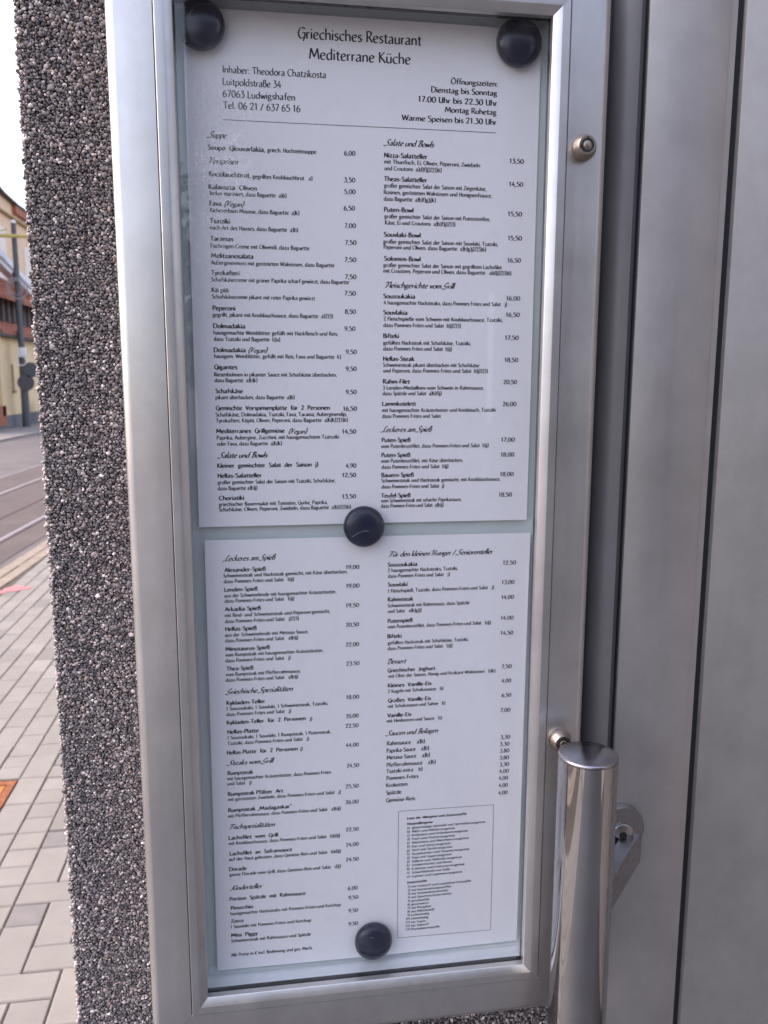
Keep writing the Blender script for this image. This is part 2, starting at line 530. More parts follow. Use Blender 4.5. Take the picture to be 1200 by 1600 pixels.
PAGE_ONE = '''-40.78|-13|72.4|T|Griechisches Restaurant
-34.48|-23.62|59.76|T|Mediterrane Küche
-83.9|-33.61|59.34|I|Inhaber: Theodora Chatzikosta
-83.91|-40.2|33.14|I|Luitpoldstraße 34
-84.09|-46.65|41.43|I|67063 Ludwigshafen
-84|-52.86|44.31|I|Tel. 06 21 / 637 65 16
49.57|-33.06|28.84|O|Öffnungszeiten:
37.67|-38.21|40.67|O|Dienstag bis Sonntag
29.97|-43.85|48.5|O|17.00 Uhr bis 22.30 Uhr
46.18|-48.98|32.01|O|Montag Ruhetag
20|-54.59|58.34|O|Warme Speisen bis 21.30 Uhr
-93.8|-69.01|11.16|H|Suppe
-93.46|-75.63|32.97|B|Soupa  Giouvarlakia,
-59.38|-75.47|28.77|S|griech. Hochzeitssuppe
-14.32|-75.61|6.87|P|6,00
-93.7|-83.19|17.09|H|Vorspeisen
-93.28|-90.22|24.15|B|Knoblauchbrot,
-68.31|-90.46|35.27|S|gegrilltes Knoblauchbrot   a)
-14.41|-90.67|6.9|P|3,50
-93.69|-97.32|27.91|B|Kalamata  Oliven
-92.97|-100.68|44.51|S|lecker mariniert, dazu Baguette  a)6)
-14.25|-97.3|6.92|P|5,00
-93.52|-106.49|7.07|B|Fava
-85.07|-106.67|11.28|V|(Vegan)
-93.26|-110.24|52.2|S|Kichererbsen Mousse, dazu Baguette  a)k)
-14.69|-106.72|6.94|P|6,50
-93.45|-116.35|11.62|B|Tsatziki
-93.57|-119.95|51.61|S|nach Art des Hauses, dazu Baguette  a)b)
-14.07|-116.72|6.86|P|7,00
-93.58|-126.27|13.52|B|Taramas
-93.61|-130.26|58.28|S|Fischrogen-Creme mit Olivenöl, dazu Baguette
-13.84|-126.51|6.98|P|7,50
-93.51|-135.98|24.89|B|Melitzanosalata
-93.62|-139.82|73.31|S|Auberginenmuss mit gerösteten Walnüssen, dazu Baguette
-14.18|-136.48|7.1|P|7,50
-93.62|-145.76|16.61|B|Tyrokafteri
-93.74|-149.52|82.21|S|Schafskäsecreme mit grüner Paprika scharf gewürzt, dazu Baguette
-13.95|-146.49|7.03|P|7,50
-93.74|-155.69|10.09|B|Kti piti
-93.67|-159.38|61.36|S|Schafskäsecreme pikant mit roter Paprika gewürzt
-14.29|-156.21|6.95|P|7,50
-93.5|-166.15|13.52|B|Peperoni
-93.61|-169.87|72.09|S|gegrillt, pikant mit Knoblauchsauce, dazu Baguette  a)2)3)
-14.36|-167.11|6.97|P|8,50
-93.44|-176.58|19.06|B|Dolmadakia
-93.37|-180.33|74.91|S|hausgemachte Weinblätter gefüllt mit Hackfleisch und Reis,
-93.39|-184.08|39.68|S|dazu Tzatziki und Baguette  b)a)
-14.71|-177.33|6.99|P|9,50
-93.59|-190.67|19.14|B|Dolmadakia
-73.21|-190.81|11.29|V|(Vegan)
-93.41|-194.17|76.63|S|hausgem. Weinblätter, gefüllt mit Reis, Fava und Baguette  k)
-14|-191.28|7.03|P|9,50
-93.61|-200.8|13.96|B|Gigantes
-93.74|-205.08|74.32|S|Riesenbohnen in pikanter Sauce mit Schafskäse überbacken,
-93.65|-208.51|25.79|S|dazu Baguette  a)b)k)
-14.05|-201.56|6.95|P|9,50
-93.28|-215.11|16.61|B|Schafskäse
-93.29|-218.75|47.75|S|pikant überbacken, dazu Baguette  a)b)
-14.13|-215.72|6.98|P|9,50
-93.39|-225.3|69.46|B|Gemischte  Vorspeisenplatte  für  2  Personen
-93.61|-229.16|80.2|S|Schafskäse, Dolmadakia, Tsatziki, Fava, Tarama, Auberginendip,
-93.43|-232.74|80.7|S|Tyrokafteri, Ktipiti, Oliven, Peperoni, dazu Baguette  a)b)k)2)3)6)
-15.78|-225.95|8.8|P|16,50
-93.62|-239.25|41.67|B|Mediterranes  Grillgemüse
-49.8|-239.87|11.24|V|(Vegan)
-93.26|-243.15|74.97|S|Paprika, Aubergine, Zucchini, mit hausgemachtem Tzatsziki
-93.27|-246.86|39.52|S|oder Fava, dazu Baguette  a)b)k)
-16.47|-240.12|8.94|P|14,50
-93.4|-254.41|30.39|H|Salate und Bowls
-93.48|-260.41|62.03|B|Kleiner  gemischter  Salat  der  Saison  j)
-14.38|-261.5|6.88|P|4,90
-93.47|-266.63|26.87|B|Hellas-Salatteller
-93.58|-270.5|72.79|S|großer gemischter Salat der Saison mit Tzatziki, Schafskäse,
-93.7|-274.27|24.38|S|dazu Baguette a)b)j)
-16.64|-267.43|8.91|P|12,50
-93.1|-280.46|15.6|B|Choriatiki
-93.21|-284.16|67.36|S|griechischer Bauernsalat mit Tomaten, Gurke, Paprika,
-93.31|-287.46|82.25|S|Schafskäse, Oliven, Peperoni, Zwiebeln, dazu Baguette  a)b)2)3)6)
-16.72|-280.95|8.95|P|13,50
9.15|-69.07|30.62|H|Salate und Bowls
9.65|-75.82|26.28|B|Nizza-Salatteller
9.66|-79.35|59.04|S|mit Thunfisch, Ei, Oliven, Peperoni, Zwiebeln
9.86|-83.07|35.02|S|und Croutons  a)d)f)j)2)3)6)
87.03|-76.17|9.23|P|13,50
9.67|-89.17|26.2|B|Theas-Salatteller
9.68|-92.83|63.32|S|großer gemischter Salat der Saison mit Ziegenkäse,
9.5|-96.68|67.03|S|Rosinen, gerösteten Walnüssen und Honigsenfsauce,
9.5|-100.44|32.03|S|dazu Baguette  a)b)f)g)j)k)
87.09|-89.56|9.16|P|14,50
9.71|-106.79|18.14|B|Puten-Bowl
9.91|-110.48|65.82|S|großer gemischter Salat der Saison mit Putenstreifen,
10.31|-114.17|43.59|S|Käse, Ei und Croutons  a)b)f)j)2)3)
86.84|-107.05|9.21|P|15,50
9.54|-121.25|22.88|B|Souvlaki-Bowl
9.26|-125.18|71.82|S|großer gemischter Salat der Saison mit Souvlaki, Tzatziki,
9.56|-128.44|64.04|S|Peperoni und Oliven, dazu Baguette  a)b)g)j)2)3)6)
87.23|-121.37|9.15|P|15,50
9.77|-135.28|22.79|B|Solomos-Bowl
9.38|-138.96|74.4|S|großer gemischter Salat der Saison mit gegrilltem Lachsfilet
9.39|-142.35|80.67|S|mit Croutons, Peperoni und Oliven, dazu Baguette   a)d)j)2)3)6)
87.27|-134.67|8.77|P|16,50
9.8|-151.24|43.68|H|Fleischgerichte vom Grill
9.32|-157.52|20.03|B|Souzoukakia
9.62|-161.24|78.15|S|4 hausgemachte Hacksteaks, dazu Pommes Frites und Salat   j)
87.06|-157.72|9.15|P|16,00
9.33|-167.27|15.28|B|Souvlakia
9.54|-170.91|75.57|S|2 Fleischspieße vom Schwein mit Knoblauchsauce, Tzatziki,
9.35|-174.76|49.01|S|dazu Pommes-Frites und Salat  b)j)2)3)
87.01|-167.69|9.17|P|16,50
9.36|-181.42|10.11|B|Bifteki
9.37|-185.39|55.56|S|gefülltes Hacksteak mit Schafskäse, Tzatziki,
9.37|-188.98|43.47|S|dazu Pommes Frites und Salat  b)j)
86.75|-181.88|9.11|P|17,50
9.18|-195.31|20.07|B|Hellas-Steak
9.19|-198.93|61.5|S|Schweinesteak pikant überbacken mit Schafskäse
9.4|-202.45|66.89|S|und Peperoni, dazu Pommes Frites und Salat  b)j)2)3)
86.79|-195.59|9.14|P|18,50
9.21|-209.23|17.1|B|Rahm-Filet
9.01|-212.97|64.79|S|3 Lenden-Medaillons vom Schwein in Rahmsauce,
8.92|-216.42|37.74|S|dazu Spätzle und Salat  a)b)f)j)
86.41|-209.42|9.07|P|20,50
8.73|-222.96|21.56|B|Lammkotelett
8.63|-226.83|73.37|S|mit hausgemachter Kräuterbutter und Knoblauch, Tzatziki
8.64|-230.52|37.69|S|dazu Pommes Frites und Salat
86.24|-223.26|9.22|P|26,00
7.74|-239.31|32.49|H|Leckeres am Spieß
8.46|-245.64|18.62|B|Puten-Spieß
7.95|-249.36|69.82|S|vom Putenbrustfilet, dazu Pommes-Frites und Salat  b)j)
85.76|-246.03|9.27|P|17,00
8.27|-255.12|18.67|B|Puten-Spieß
7.97|-258.66|53.09|S|vom Putenbrustfilet, mit Käse überbacken,
8.38|-262.52|43.29|S|dazu Pommes-Frites und Salat  b)j)
85.79|-255.62|9.19|P|18,00
8.29|-267.81|21.03|B|Bauern-Spieß
8.29|-271.18|77.78|S|Schweinesteak und Hacksteak gemischt, mit Knoblauchsauce,
8.3|-275.07|40.82|S|dazu Pommes-Frites und Salat  j)
85.68|-268.28|9.23|P|18,00
8.2|-280.92|19.13|B|Teufel-Spieß
8|-284|52.66|S|vom Schweinesteak mit scharfer Paprikasauce,
8.01|-287.4|40.86|S|dazu Pommes-Frites und Salat  a)b)j)
85.26|-281.66|8.94|P|18,50'''
PAGE_TWO = '''-91.87|-318.9|32.35|H|Leckeres am Spieß
-91.08|-325.9|25.92|B|Alexander-Spieß
-91.77|-329.37|78.26|S|Schweinesteak und Hacksteak gemischt, mit Käse überbacken,
-91.68|-333.09|44|S|dazu Pommes-Frites und Salat   b)j)
-14.74|-326.75|8.98|P|19,00
-91.44|-338.58|20.9|B|Lenden-Spieß
-91.65|-342.3|71.04|S|aus der Schweinelende mit hausgemachter Kräuterbutter,
-91.55|-345.74|43.88|S|dazu Pommes-Frites und Salat   b)j)
-14.6|-339.09|8.91|P|19,00
-91.6|-351.25|22.79|B|Arkadia-Spieß
-91.61|-355.12|66.78|S|mit Rind- und Schweinesteak und Peperoni gemischt,
-91.72|-358.99|46.71|S|dazu Pommes-Frites und Salat   j)2)3)
-14.87|-352.03|8.84|P|19,50
-91.67|-364.24|19.96|B|Hellas-Spieß
-91.98|-368.02|52.99|S|aus der Schweinelende mit Metaxa-Sauce,
-91.88|-371.72|46.28|S|dazu Pommes-Frites und Salat   a)b)j)
-14.94|-364.98|8.87|P|20,50
-91.94|-377.43|28.26|B|Minotaurus-Spieß
-92.04|-381.14|62.73|S|vom Rumpsteak mit hausgemachter Kräuterbutter,
-92.15|-384.97|41.52|S|dazu Pommes-Frites und Salat   j)
-15.02|-378.34|8.91|P|22,00
-91.5|-390.55|17.08|B|Thea-Spieß
-92.21|-394.26|47.93|S|vom Rumpsteak mit Pfefferrahmsauce,
-92.32|-398|46.33|S|dazu Pommes-Frites und Salat   a)b)j)
-14.77|-391.29|8.94|P|23.50
-92.75|-406.37|42.92|H|Griechische Spezialitäten
-92.25|-413.64|24.67|B|Kykladen-Teller
-92.36|-417.43|65.53|S|1 Souzoukaki, 1 Souvlaki, 1 Schweinesteak, Tzatziki,
-92.56|-421.23|41.67|S|dazu Pommes-Frites und Salat   j)
-14.9|-414.35|8.79|P|18,00
-92.42|-427.01|51.03|B|Kykladen-Teller  für  2  Personen
-38.99|-427.51|1.78|S|j)
-15.28|-427.43|8.82|P|35,00
-92.29|-433.48|20.38|B|Hellas-Platte
-92.4|-437.31|67.51|S|1 Souzoukaki, 1 Souvlaki, 1 Rumpsteak, 1 Putensteak,
-92.3|-441.17|52.82|S|Tzatziki, dazu Pommes-Frites und Salat   j)
-15.53|-434.22|8.95|P|22,50
-93|-447.74|46.08|B|Hellas-Platte  für  2  Personen
-45.55|-447.9|1.79|S|j)
-15.39|-447.7|8.88|P|44,00
-93.41|-455.25|29.96|H|Steaks vom Grill
-92.88|-461.96|16.71|B|Rumpsteak
-93.19|-465.62|68.07|S|mit hausgemachter Kräuterbutter, dazu Pommes-Frites
-93.28|-469.19|15.81|S|und Salat   j)
-14.83|-462.24|8.49|P|24,50
-93.08|-476.61|36.04|B|Rumpsteak Pfälzer  Art
-93.18|-480.21|74.38|S|mit gerösteten Zwiebeln, dazu Pommes-Frites und Salat   j)
-15.77|-476.9|9.17|P|25,50
-93.19|-488|41.76|B|Rumpsteak „Madagaskar“
-93.4|-491.95|74.52|S|mit Pfefferrahmsauce, dazu Pommes-Frites und Salat   a)b)j)
-15.83|-488.16|9.09|P|26,00
-93.32|-500.26|30.16|H|Fischspezialitäten
-93.52|-507.67|32.55|B|Lachsfilet  vom  Grill
-93.52|-511.45|73.98|S|mit Knoblauchsauce, dazu Pommes-Frites und Salat   b)d)j)
-15.72|-507.9|8.92|P|22,50
-93.1|-518.96|41.51|B|Lachsfilet  an  Safransauce
-93.73|-522.83|74.66|S|auf der Haut gebraten, dazu Gemüse-Reis und Salat   b)d)j)
-15.78|-518.9|8.95|P|24,00
-93.72|-530.12|11.67|B|Dorade
-93.71|-533.84|74.57|S|ganze Dorade vom Grill, dazu Gemüse-Reis und Salat   d)j)
-15.84|-529.73|8.98|P|24,50
-93.47|-544.12|20.95|H|Kinderteller
-93.99|-551.69|50.87|B|Portion  Spätzle  mit  Rahmsauce
-14.64|-551.01|7.05|P|6,00
-93.43|-558.33|14.96|B|Pinocchio
-93.75|-562.31|74.43|S|hausgemachte Hacksteaks mit Pommes-Frites und Ketchup
-14.34|-557.99|7.17|P|9,50
-93.59|-568.01|8.6|B|Zorro
-94.02|-572|54.44|S|1 Souvlaki mit Pommes-Frites und Ketchup
-14.39|-567.74|6.97|P|9,50
-93.87|-578.44|18.04|B|Miss  Piggy
-93.77|-582.51|53.74|S|Schweinesteak mit Rahmsauce und Spätzle
-14.44|-577.66|6.99|P|9,50
-94.27|-593.01|55.43|S|Alle Preise in € incl. Bedienung und ges. MwSt.
12.74|-319.52|69.23|H|Für den kleinen Hunger / Seniorenteller
12.55|-326.06|19.55|B|Souzoukakia
12.56|-329.66|46.63|S|2 hausgemachte Hacksteaks, Tzatziki,
12.57|-333.48|41.21|S|dazu Pommes-Frites und Salat   j)
89.33|-327.13|9.07|P|12,50
12.58|-339.33|13.27|B|Souvlaki
12.59|-343.38|71.24|S|1 Fleischspieß, Tzatziki, dazu Pommes-Frites und Salat   j)
88.9|-340.34|8.89|P|13,00
12.61|-349.27|17.13|B|Rahmsteak
12.62|-353.24|54.87|S|Schweinesteak mit Rahmsauce, dazu Spätzle
12.63|-357|22.61|S|und Salat   a)b)g)j)
88.94|-350.6|8.8|P|14,00
12.65|-363.7|16.78|B|Putenspieß
12.55|-367.48|69.77|S|vom Putenbrustfilet, dazu Pommes-Frites und Salat   b)j)
88.97|-364.88|8.95|P|14,00
12.47|-374.1|9.67|B|Bifteki
12.69|-378.46|54.63|S|gefülltes Hacksteak mit Schafskäse, Tzatziki,
12.59|-382.28|43.88|S|dazu Pommes-Frites und Salat   b)j)
89.13|-375.3|8.98|P|14,50
11.87|-391.78|12.93|H|Dessert
12.63|-397.54|32.31|B|Griechischer  Joghurt
13.18|-401.33|73.15|S|mit Obst der Saison, Honig und Krokant-Walnüssen   b)k)
90.61|-398.85|7.03|P|7,50
12.88|-407.96|29.69|B|Kleines  Vanille-Eis
12.89|-411.84|37.8|S|2 Kugeln mit Schokosauce   b)
90.64|-408.9|6.94|P|4,00
12.91|-418.42|29.45|B|Großes  Vanille-Eis
12.92|-422.22|39.23|S|mit Schokosauce und Sahne   b)
91.02|-419.25|6.85|P|6,50
12.5|-428.81|16.66|B|Vanille-Eis
12.19|-432.5|37.68|S|mit Himbeeren und Sauce   b)
90.61|-429.85|6.98|P|7,00
11.24|-441.69|35.89|H|Saucen und Beilagen
12.34|-448.56|26.07|M|Rahmsauce    a)b)
12.13|-453.67|29.19|M|Paprika-Sauce    a)b)
12.15|-458.57|29.78|M|Metaxa-Sauce    a)b)
12.16|-463.84|33.81|M|Pfefferrahmsauce    a)b)
90.88|-449.34|7.02|P|3,30
90.67|-454.31|6.91|P|3,30
90.68|-459.2|6.92|P|3,80
90.58|-464.21|6.93|P|3,80
90.7|-469.13|6.94|P|3,30
12.06|-468.3|24.78|M|Tsatziki extra    b)
12.07|-473.25|22.16|M|Pommes-Frites
11.87|-478.31|14.91|M|Kroketten
11.77|-483.63|10.75|M|Spätzle
11.78|-489.08|20.15|M|Gemüse-Reis
90.59|-474.05|6.95|P|4,00
90.26|-479.08|6.96|P|4,00
90.4|-484.4|6.74|P|4,00
90.3|-489.84|6.75|P|4,00
26.28|-502.88|41.9|N|Liste der Allergene und Zusatzstoffe
26.3|-506.88|18.39|N|Hauptallergene:
26.32|-509.83|1.89|Q|a)
29.77|-509.95|51.75|Q|glutenhaltige Getreide und Getreideerzeugnisse
26.33|-512.57|1.89|Q|b)
29.78|-512.69|30.08|Q|Milch und Milcherzeugnisse
26.32|-515.31|1.89|Q|c)
29.78|-515.43|39.43|Q|Krebstiere und Krebstiererzeugnisse
26.33|-518.05|1.89|Q|d)
29.79|-518.18|30.27|Q|Fisch und Fischerzeugnisse
26.33|-520.8|1.89|Q|e)
29.78|-520.92|40.09|Q|Weichtiere und Weichtiererzeugnisse
26.32|-523.55|1.9|Q|f)
29.78|-523.68|27.19|Q|Eier und Eiererzeugnisse
26.33|-526.3|1.9|Q|g)
29.79|-526.43|28.47|Q|Senf und Senferzeugnisse
26.32|-529.07|1.9|Q|h)
29.79|-529.2|40.82|Q|Sesamsamen und Sesamerzeugnisse
26.33|-531.83|1.9|Q|i)
29.8|-531.96|28.1|Q|Soja und Sojaerzeugnisse
26.33|-534.6|1.9|Q|j)
29.8|-534.74|35.54|Q|Sellerie und Sellerieerzeugnisse
26.33|-537.37|1.9|Q|k)
29.81|-537.51|28.4|Q|Schalenfrüchte und Nüsse
26.34|-540.15|1.9|Q|l)
29.82|-540.29|37.45|Q|Erdnüsse und Erdnusserzeugnisse
26.34|-542.92|1.91|Q|m)
29.81|-543.07|27.11|Q|Schwefeldioxid und Sulfit
26.34|-545.72|1.91|Q|n)
29.82|-545.87|35.82|Q|Lupinen und Lupinenerzeugnisse
26.25|-550.17|14.65|N|Zusatzstoffe:
27.05|-553.39|1.8|Q|1)
29.76|-553.53|42.46|Q|mit Farbstoff auch natürliche Farbstoffe
27.03|-556.07|1.81|Q|2)
29.73|-556.22|28.19|Q|mit Konservierungsstoffen
27|-558.75|1.82|Q|3)
29.72|-558.9|26.08|Q|mit Antioxidationsmitteln
26.97|-561.44|1.84|Q|4)
29.69|-561.59|28.77|Q|mit Geschmacksverstärker
26.94|-564.14|1.85|Q|5)
29.68|-564.29|12.73|Q|geschwefelt
26.92|-566.83|1.86|Q|6)
29.65|-566.98|12.33|Q|geschwärzt
26.89|-569.53|1.88|Q|7)
29.64|-569.69|14.09|Q|mit Phosphat
26.86|-572.24|1.89|Q|8)
29.62|-572.4|16.41|Q|mit Milcheiweiß
26.83|-574.94|1.9|Q|9)
29.6|-575.1|12.82|Q|koffeinhaltig
25.63|-577.53|3.09|Q|10)
29.58|-577.82|12.29|Q|chininhaltig
25.61|-580.25|3.09|Q|11)
29.56|-580.54|10.29|Q|mit Taurin
25.59|-582.97|3.09|Q|12)
29.53|-583.26|12.86|Q|mit Süßstoff
25.58|-585.69|3.1|Q|13)
29.52|-585.99|20.58|Q|Phenylalaninquelle'''
# ================================================================== GROUND AND STREET
GZ = -1.707          # pavement level
SL = 0.045           # the street runs along +y, drifting slightly right


def sx(x8, y):       # street coordinate: x at y = 8
    return x8 + SL * (y - 8.0)


def strip(name, xa, xb, z, mat, y0=-40.0, y1=160.0, parent=None, thick=0.0):
    v = [(sx(xa, y0), y0, z), (sx(xb, y0), y0, z), (sx(xb, y1), y1, z), (sx(xa, y1), y1, z)]
    f = [(0, 1, 2, 3)]
    if thick:
        v += [(a, b, c - thick) for a, b, c in v]
        f += [(7, 6, 5, 4), (0, 4, 5, 1), (1, 5, 6, 2), (2, 6, 7, 3), (3, 7, 4, 0)]
    return mesh_obj(name, v, f, mat, parent)


def structure(o):
    o['kind'] = 'structure'
    return o


ground = structure(mesh_obj('ground', [(-300, -300, GZ - 0.16), (300, -300, GZ - 0.16), (300, 300, GZ - 0.16), (-300, 300, GZ - 0.16)], [(0, 1, 2, 3)], M['far_paving']))
pavement = structure(strip('pavement', -2.08, 6.0, GZ - 0.011, M['joint'], -14, 60, thick=0.1))
# plain paving beyond the stones that are laid one by one
for nm, a in (('pavement_near', (-1.95, 8.0, -14.0, -2.0)), ('pavement_far', (-1.95, 0.0, 12.0, 60.0))):
    xa, xb, ya, yb = a
    o = structure(mesh_obj('paving', [(sx(xa, ya), ya, GZ), (xb, ya, GZ), (xb, yb, GZ), (sx(xa, yb), yb, GZ)], [(0, 1, 2, 3)], M['far_paving']))

road = structure(strip('road', -7.15, -2.08, GZ - 0.05, M['asphalt'], thick=0.1))
strip('asphalt_band', -4.45, -2.22, GZ - 0.046, M['asphalt_patch'], parent=road)
for x8, w in ((-2.58, 0.05), (-3.74, 0.06)):
    strip('tram_rail', x8 - w / 2, x8 + w / 2, GZ - 0.040, M['rail'], parent=road)
    strip('rail_groove', x8 + w / 2, x8 + w / 2 + 0.035, GZ - 0.042, M['asphalt_seam'], parent=road)
strip('tar_seam', -3.045, -3.01, GZ - 0.042, M['asphalt_seam'], parent=road)
strip('road_line', -4.42, -4.37, GZ - 0.042, M['rail'], parent=road)
far_pave = structure(strip('far_pavement', -9.5, -7.27, GZ + 0.0, M['far_paving'], thick=0.12))
strip('kerb', -7.27, -7.15, GZ + 0.005, M['kerb'], parent=far_pave, thick=0.14)

# --- paving stones, one by one


def stone_mesh(name, lx, ly, mat):
    g = 0.0017
    c = 0.0035
    x, y = lx / 2 - g, ly / 2 - g
    v = []
    for (a, b, z) in ((x, y, -0.012), (x, y, -c), (x - c, y - c, 0.0)):
        v += [(-a, -b, z), (a, -b, z), (a, b, z), (-a, b, z)]
    f = [(8, 9, 10, 11)]
    for r in (0, 4):
        for k in range(4):
            f.append((r + k, r + (k + 1) % 4, r + 4 + (k + 1) % 4, r + 4 + k))
    me = bpy.data.meshes.new(name)
    me.from_pydata(v, [], f)
    me.materials.append(mat)
    return me


SM = {'V': stone_mesh('stone_along', 0.1, 0.2, M['paver']), 'H': stone_mesh('stone_across', 0.2, 0.1, M['paver']),
      'S': stone_mesh('stone_half', 0.1, 0.1, M['paver']), 'D': stone_mesh('stone_half_dark', 0.1, 0.1, M['paver_dark']),
      'L': stone_mesh('stone_long', 0.1, 0.23, M['paver'])}
stones = []
# measured layout beside the wall: (kind, x0, y0) lower left corners
X8, X7, X6 = -0.8, -0.7, -0.6
near = [('V', -0.7, 1.195), ('V', -0.8, 1.195), ('V', -0.6, 1.30), ('H', -0.8, 1.395), ('V', -0.8, 1.49), ('H', -0.7, 1.495),
        ('D', -0.8, 1.688), ('V', -0.7, 1.594), ('H', -0.8, 1.788), ('V', -0.8, 1.886), ('V', -0.7, 1.888), ('D', -0.8, 2.086),
        ('S', -0.7, 2.088), ('H', -0.6, 1.594), ('V', -0.6, 1.694), ('V', -0.5, 1.30), ('V', -0.5, 1.70), ('H', -0.6, 1.894),
        ('H', -0.9, 1.09), ('V', -1.0, 1.19)]
for a in near:
    stones.append(a)
for i in range(15):                                   # the column of squares left of them
    stones.append(('S', -0.9, 1.19 + i * 0.0995))
for i in range(7):                                    # the long column beside the cover
    stones.append(('V', -1.0, 1.39 + i * 0.2))
y = 2.19
# beyond: running bond, long sides along the street
cols = {}
for i in range(-13, 10):
    x0 = -0.8 + 0.1 * i
    if x0 < -1.93 + 0.0:
        continue
    ys = 2.19 if x0 > -0.85 else (2.69 if x0 > -1.25 else 2.69)
    ys += 0.1 if (i % 2) else 0.0
    k = 0
    while ys + 0.2 * k < 12.0:
        stones.append(('V', x0, ys + 0.2 * k))
        k += 1
    if i % 2:
        stones.append(('S', x0, ys - 0.1))
for i in range(1, 10):
    x0 = -1.0 - 0.1 * i
    if x0 < -1.95:
        continue
    ys = -2.0 + (0.1 if i % 2 else 0.0)
    while ys < 2.69 - 0.15:
        inside = (x0 > -1.45 and ys + 0.2 > 2.06 and ys < 2.574)
        if not inside:
            stones.append(('V', x0, ys))
        ys += 0.2
for i in range(0, 10):
    x0 = -1.0 + 0.1 * i
    ys = -2.0 + (0.1 if i % 2 else 0.0)
    lim = 1.19 if i in (0, 1, 2, 3) else (1.30 if i in (4, 5) else 2.19)
    while ys < lim - 0.15:
        stones.append(('V', x0, ys))
        ys += 0.2


def in_view(x, y, m=0.12):
    xl = -0.067 - 0.375 * (y + 0.512) - m
    xr = -0.067 - 0.245 * (y + 0.512) + m
    return xl < x < xr and y > 1.0


dims = {'V': (0.1, 0.2), 'H': (0.2, 0.1), 'S': (0.1, 0.1), 'D': (0.1, 0.1), 'L': (0.1, 0.23)}
placed = []
rest = []
seen = set()
for (k, x0, y0) in stones:
    w, h = dims[k]
    cx, cy = x0 + w / 2, y0 + h / 2
    if cx < sx(-1.86, cy) + 0.02 or cx > 6:
        continue
    if -0.22 < cx and cy > -0.0:
        continue
    key = (round(cx, 2), round(cy, 2))
    if key in seen:
        continue
    seen.add(key)
    (placed if in_view(cx, cy) else rest).append((k, cx, cy))
# any square the pattern leaves open gets a half stone
allr = [(cx - dims[k][0] / 2, cx + dims[k][0] / 2, cy - dims[k][1] / 2, cy + dims[k][1] / 2) for (k, cx, cy) in placed + rest]
gx = -1.75
while gx < -0.22:
    gy = 0.345
    while gy < 4.0:
        w_ = 0.045
        if not any(a < gx + w_ and b > gx - w_ and c < gy + w_ and d > gy - w_ for (a, b, c, d) in allr) and not (gx < -0.98 and 2.03 < gy < 2.62):
            rest_or = placed if in_view(gx, gy) else rest
            rest_or.append(('S', gx, gy))
            allr.append((gx - .05, gx + .05, gy - .05, gy + .05))
        gy += 0.05
    gx += 0.1
placed.sort(key=lambda a: a[2])
rest += placed[290:]
placed = placed[:290]
for (k, cx, cy) in placed:
    o = bpy.data.objects.new('paving_stone', SM[k])
    link(o, pavement)
    o.location = (cx, cy, GZ + random.uniform(-0.0012, 0.0012))
    o.rotation_euler = (random.uniform(-0.004, 0.004), random.uniform(-0.004, 0.004), random.uniform(-0.004, 0.004))


def join_boxes(name, items, meshes, mats, z, parent):
    V, F, MI = [], [], []
    names = list(mats)
    for (k, cx, cy, rz) in items:
        me = meshes[k]
        b = len(V)
        ca, sa = math.cos(rz), math.sin(rz)
        dz = random.uniform(-0.001, 0.001)
        for vt in me.vertices:
            V.append((cx + vt.co.x * ca - vt.co.y * sa, cy + vt.co.x * sa + vt.co.y * ca, z + vt.co.z + dz))
        for pl in me.polygons:
            F.append([b + i for i in pl.vertices])
            MI.append(names.index(me.materials[0]))
    me = bpy.data.meshes.new(name)
    me.from_pydata(V, [], F)
    for m_ in names:
        me.materials.append(m_)
    me.polygons.foreach_set('material_index', MI)
    o = bpy.data.objects.new(name, me)
    link(o, parent)
    o['kind'] = 'stuff'
    return o


join_boxes('more_paving_stones', [(k, x, y, 0) for (k, x, y) in rest], SM, [M['paver'], M['paver_dark']], GZ, pavement)

# --- two rows of yellowish gutter stones along the kerb
GM = {'G': stone_mesh('gutter_block', 0.105, 0.16, M['gutter'])}
grest = []
for row, x8 in ((0, -1.915), (1, -2.025)):
    yy = -2.0 + row * 0.08
    while yy < 14:
        cx = sx(x8, yy)
        if 3.8 < yy < 9.5:
            o = bpy.data.objects.new('gutter_stone', GM['G'])
            link(o, pavement)
            o.location = (cx, yy, GZ - 0.004 + random.uniform(-0.002, 0.002))
            o.rotation_euler = (0, random.uniform(-0.01, 0.01), -SL)
        else:
            grest.append(('G', cx, yy, -SL))
        yy += 0.163
join_boxes('more_gutter_stones', grest, GM, [M['gutter']], GZ - 0.004, pavement)

# pink spray mark on the stones next to the gutter
pv = []
for k in range(22):
    a = 2 * math.pi * k / 22
    rr = 1 + 0.28 * math.sin(3 * a + 1) + 0.15 * math.sin(7 * a)
    pv.append((-1.855 + 0.085 * rr * math.cos(a) + 0.05 * math.sin(a), 5.60 + 0.10 * rr * math.sin(a), GZ + 0.0035))
o = mesh_obj('spray_mark', pv, [tuple(range(22))], M['pink'], pavement)

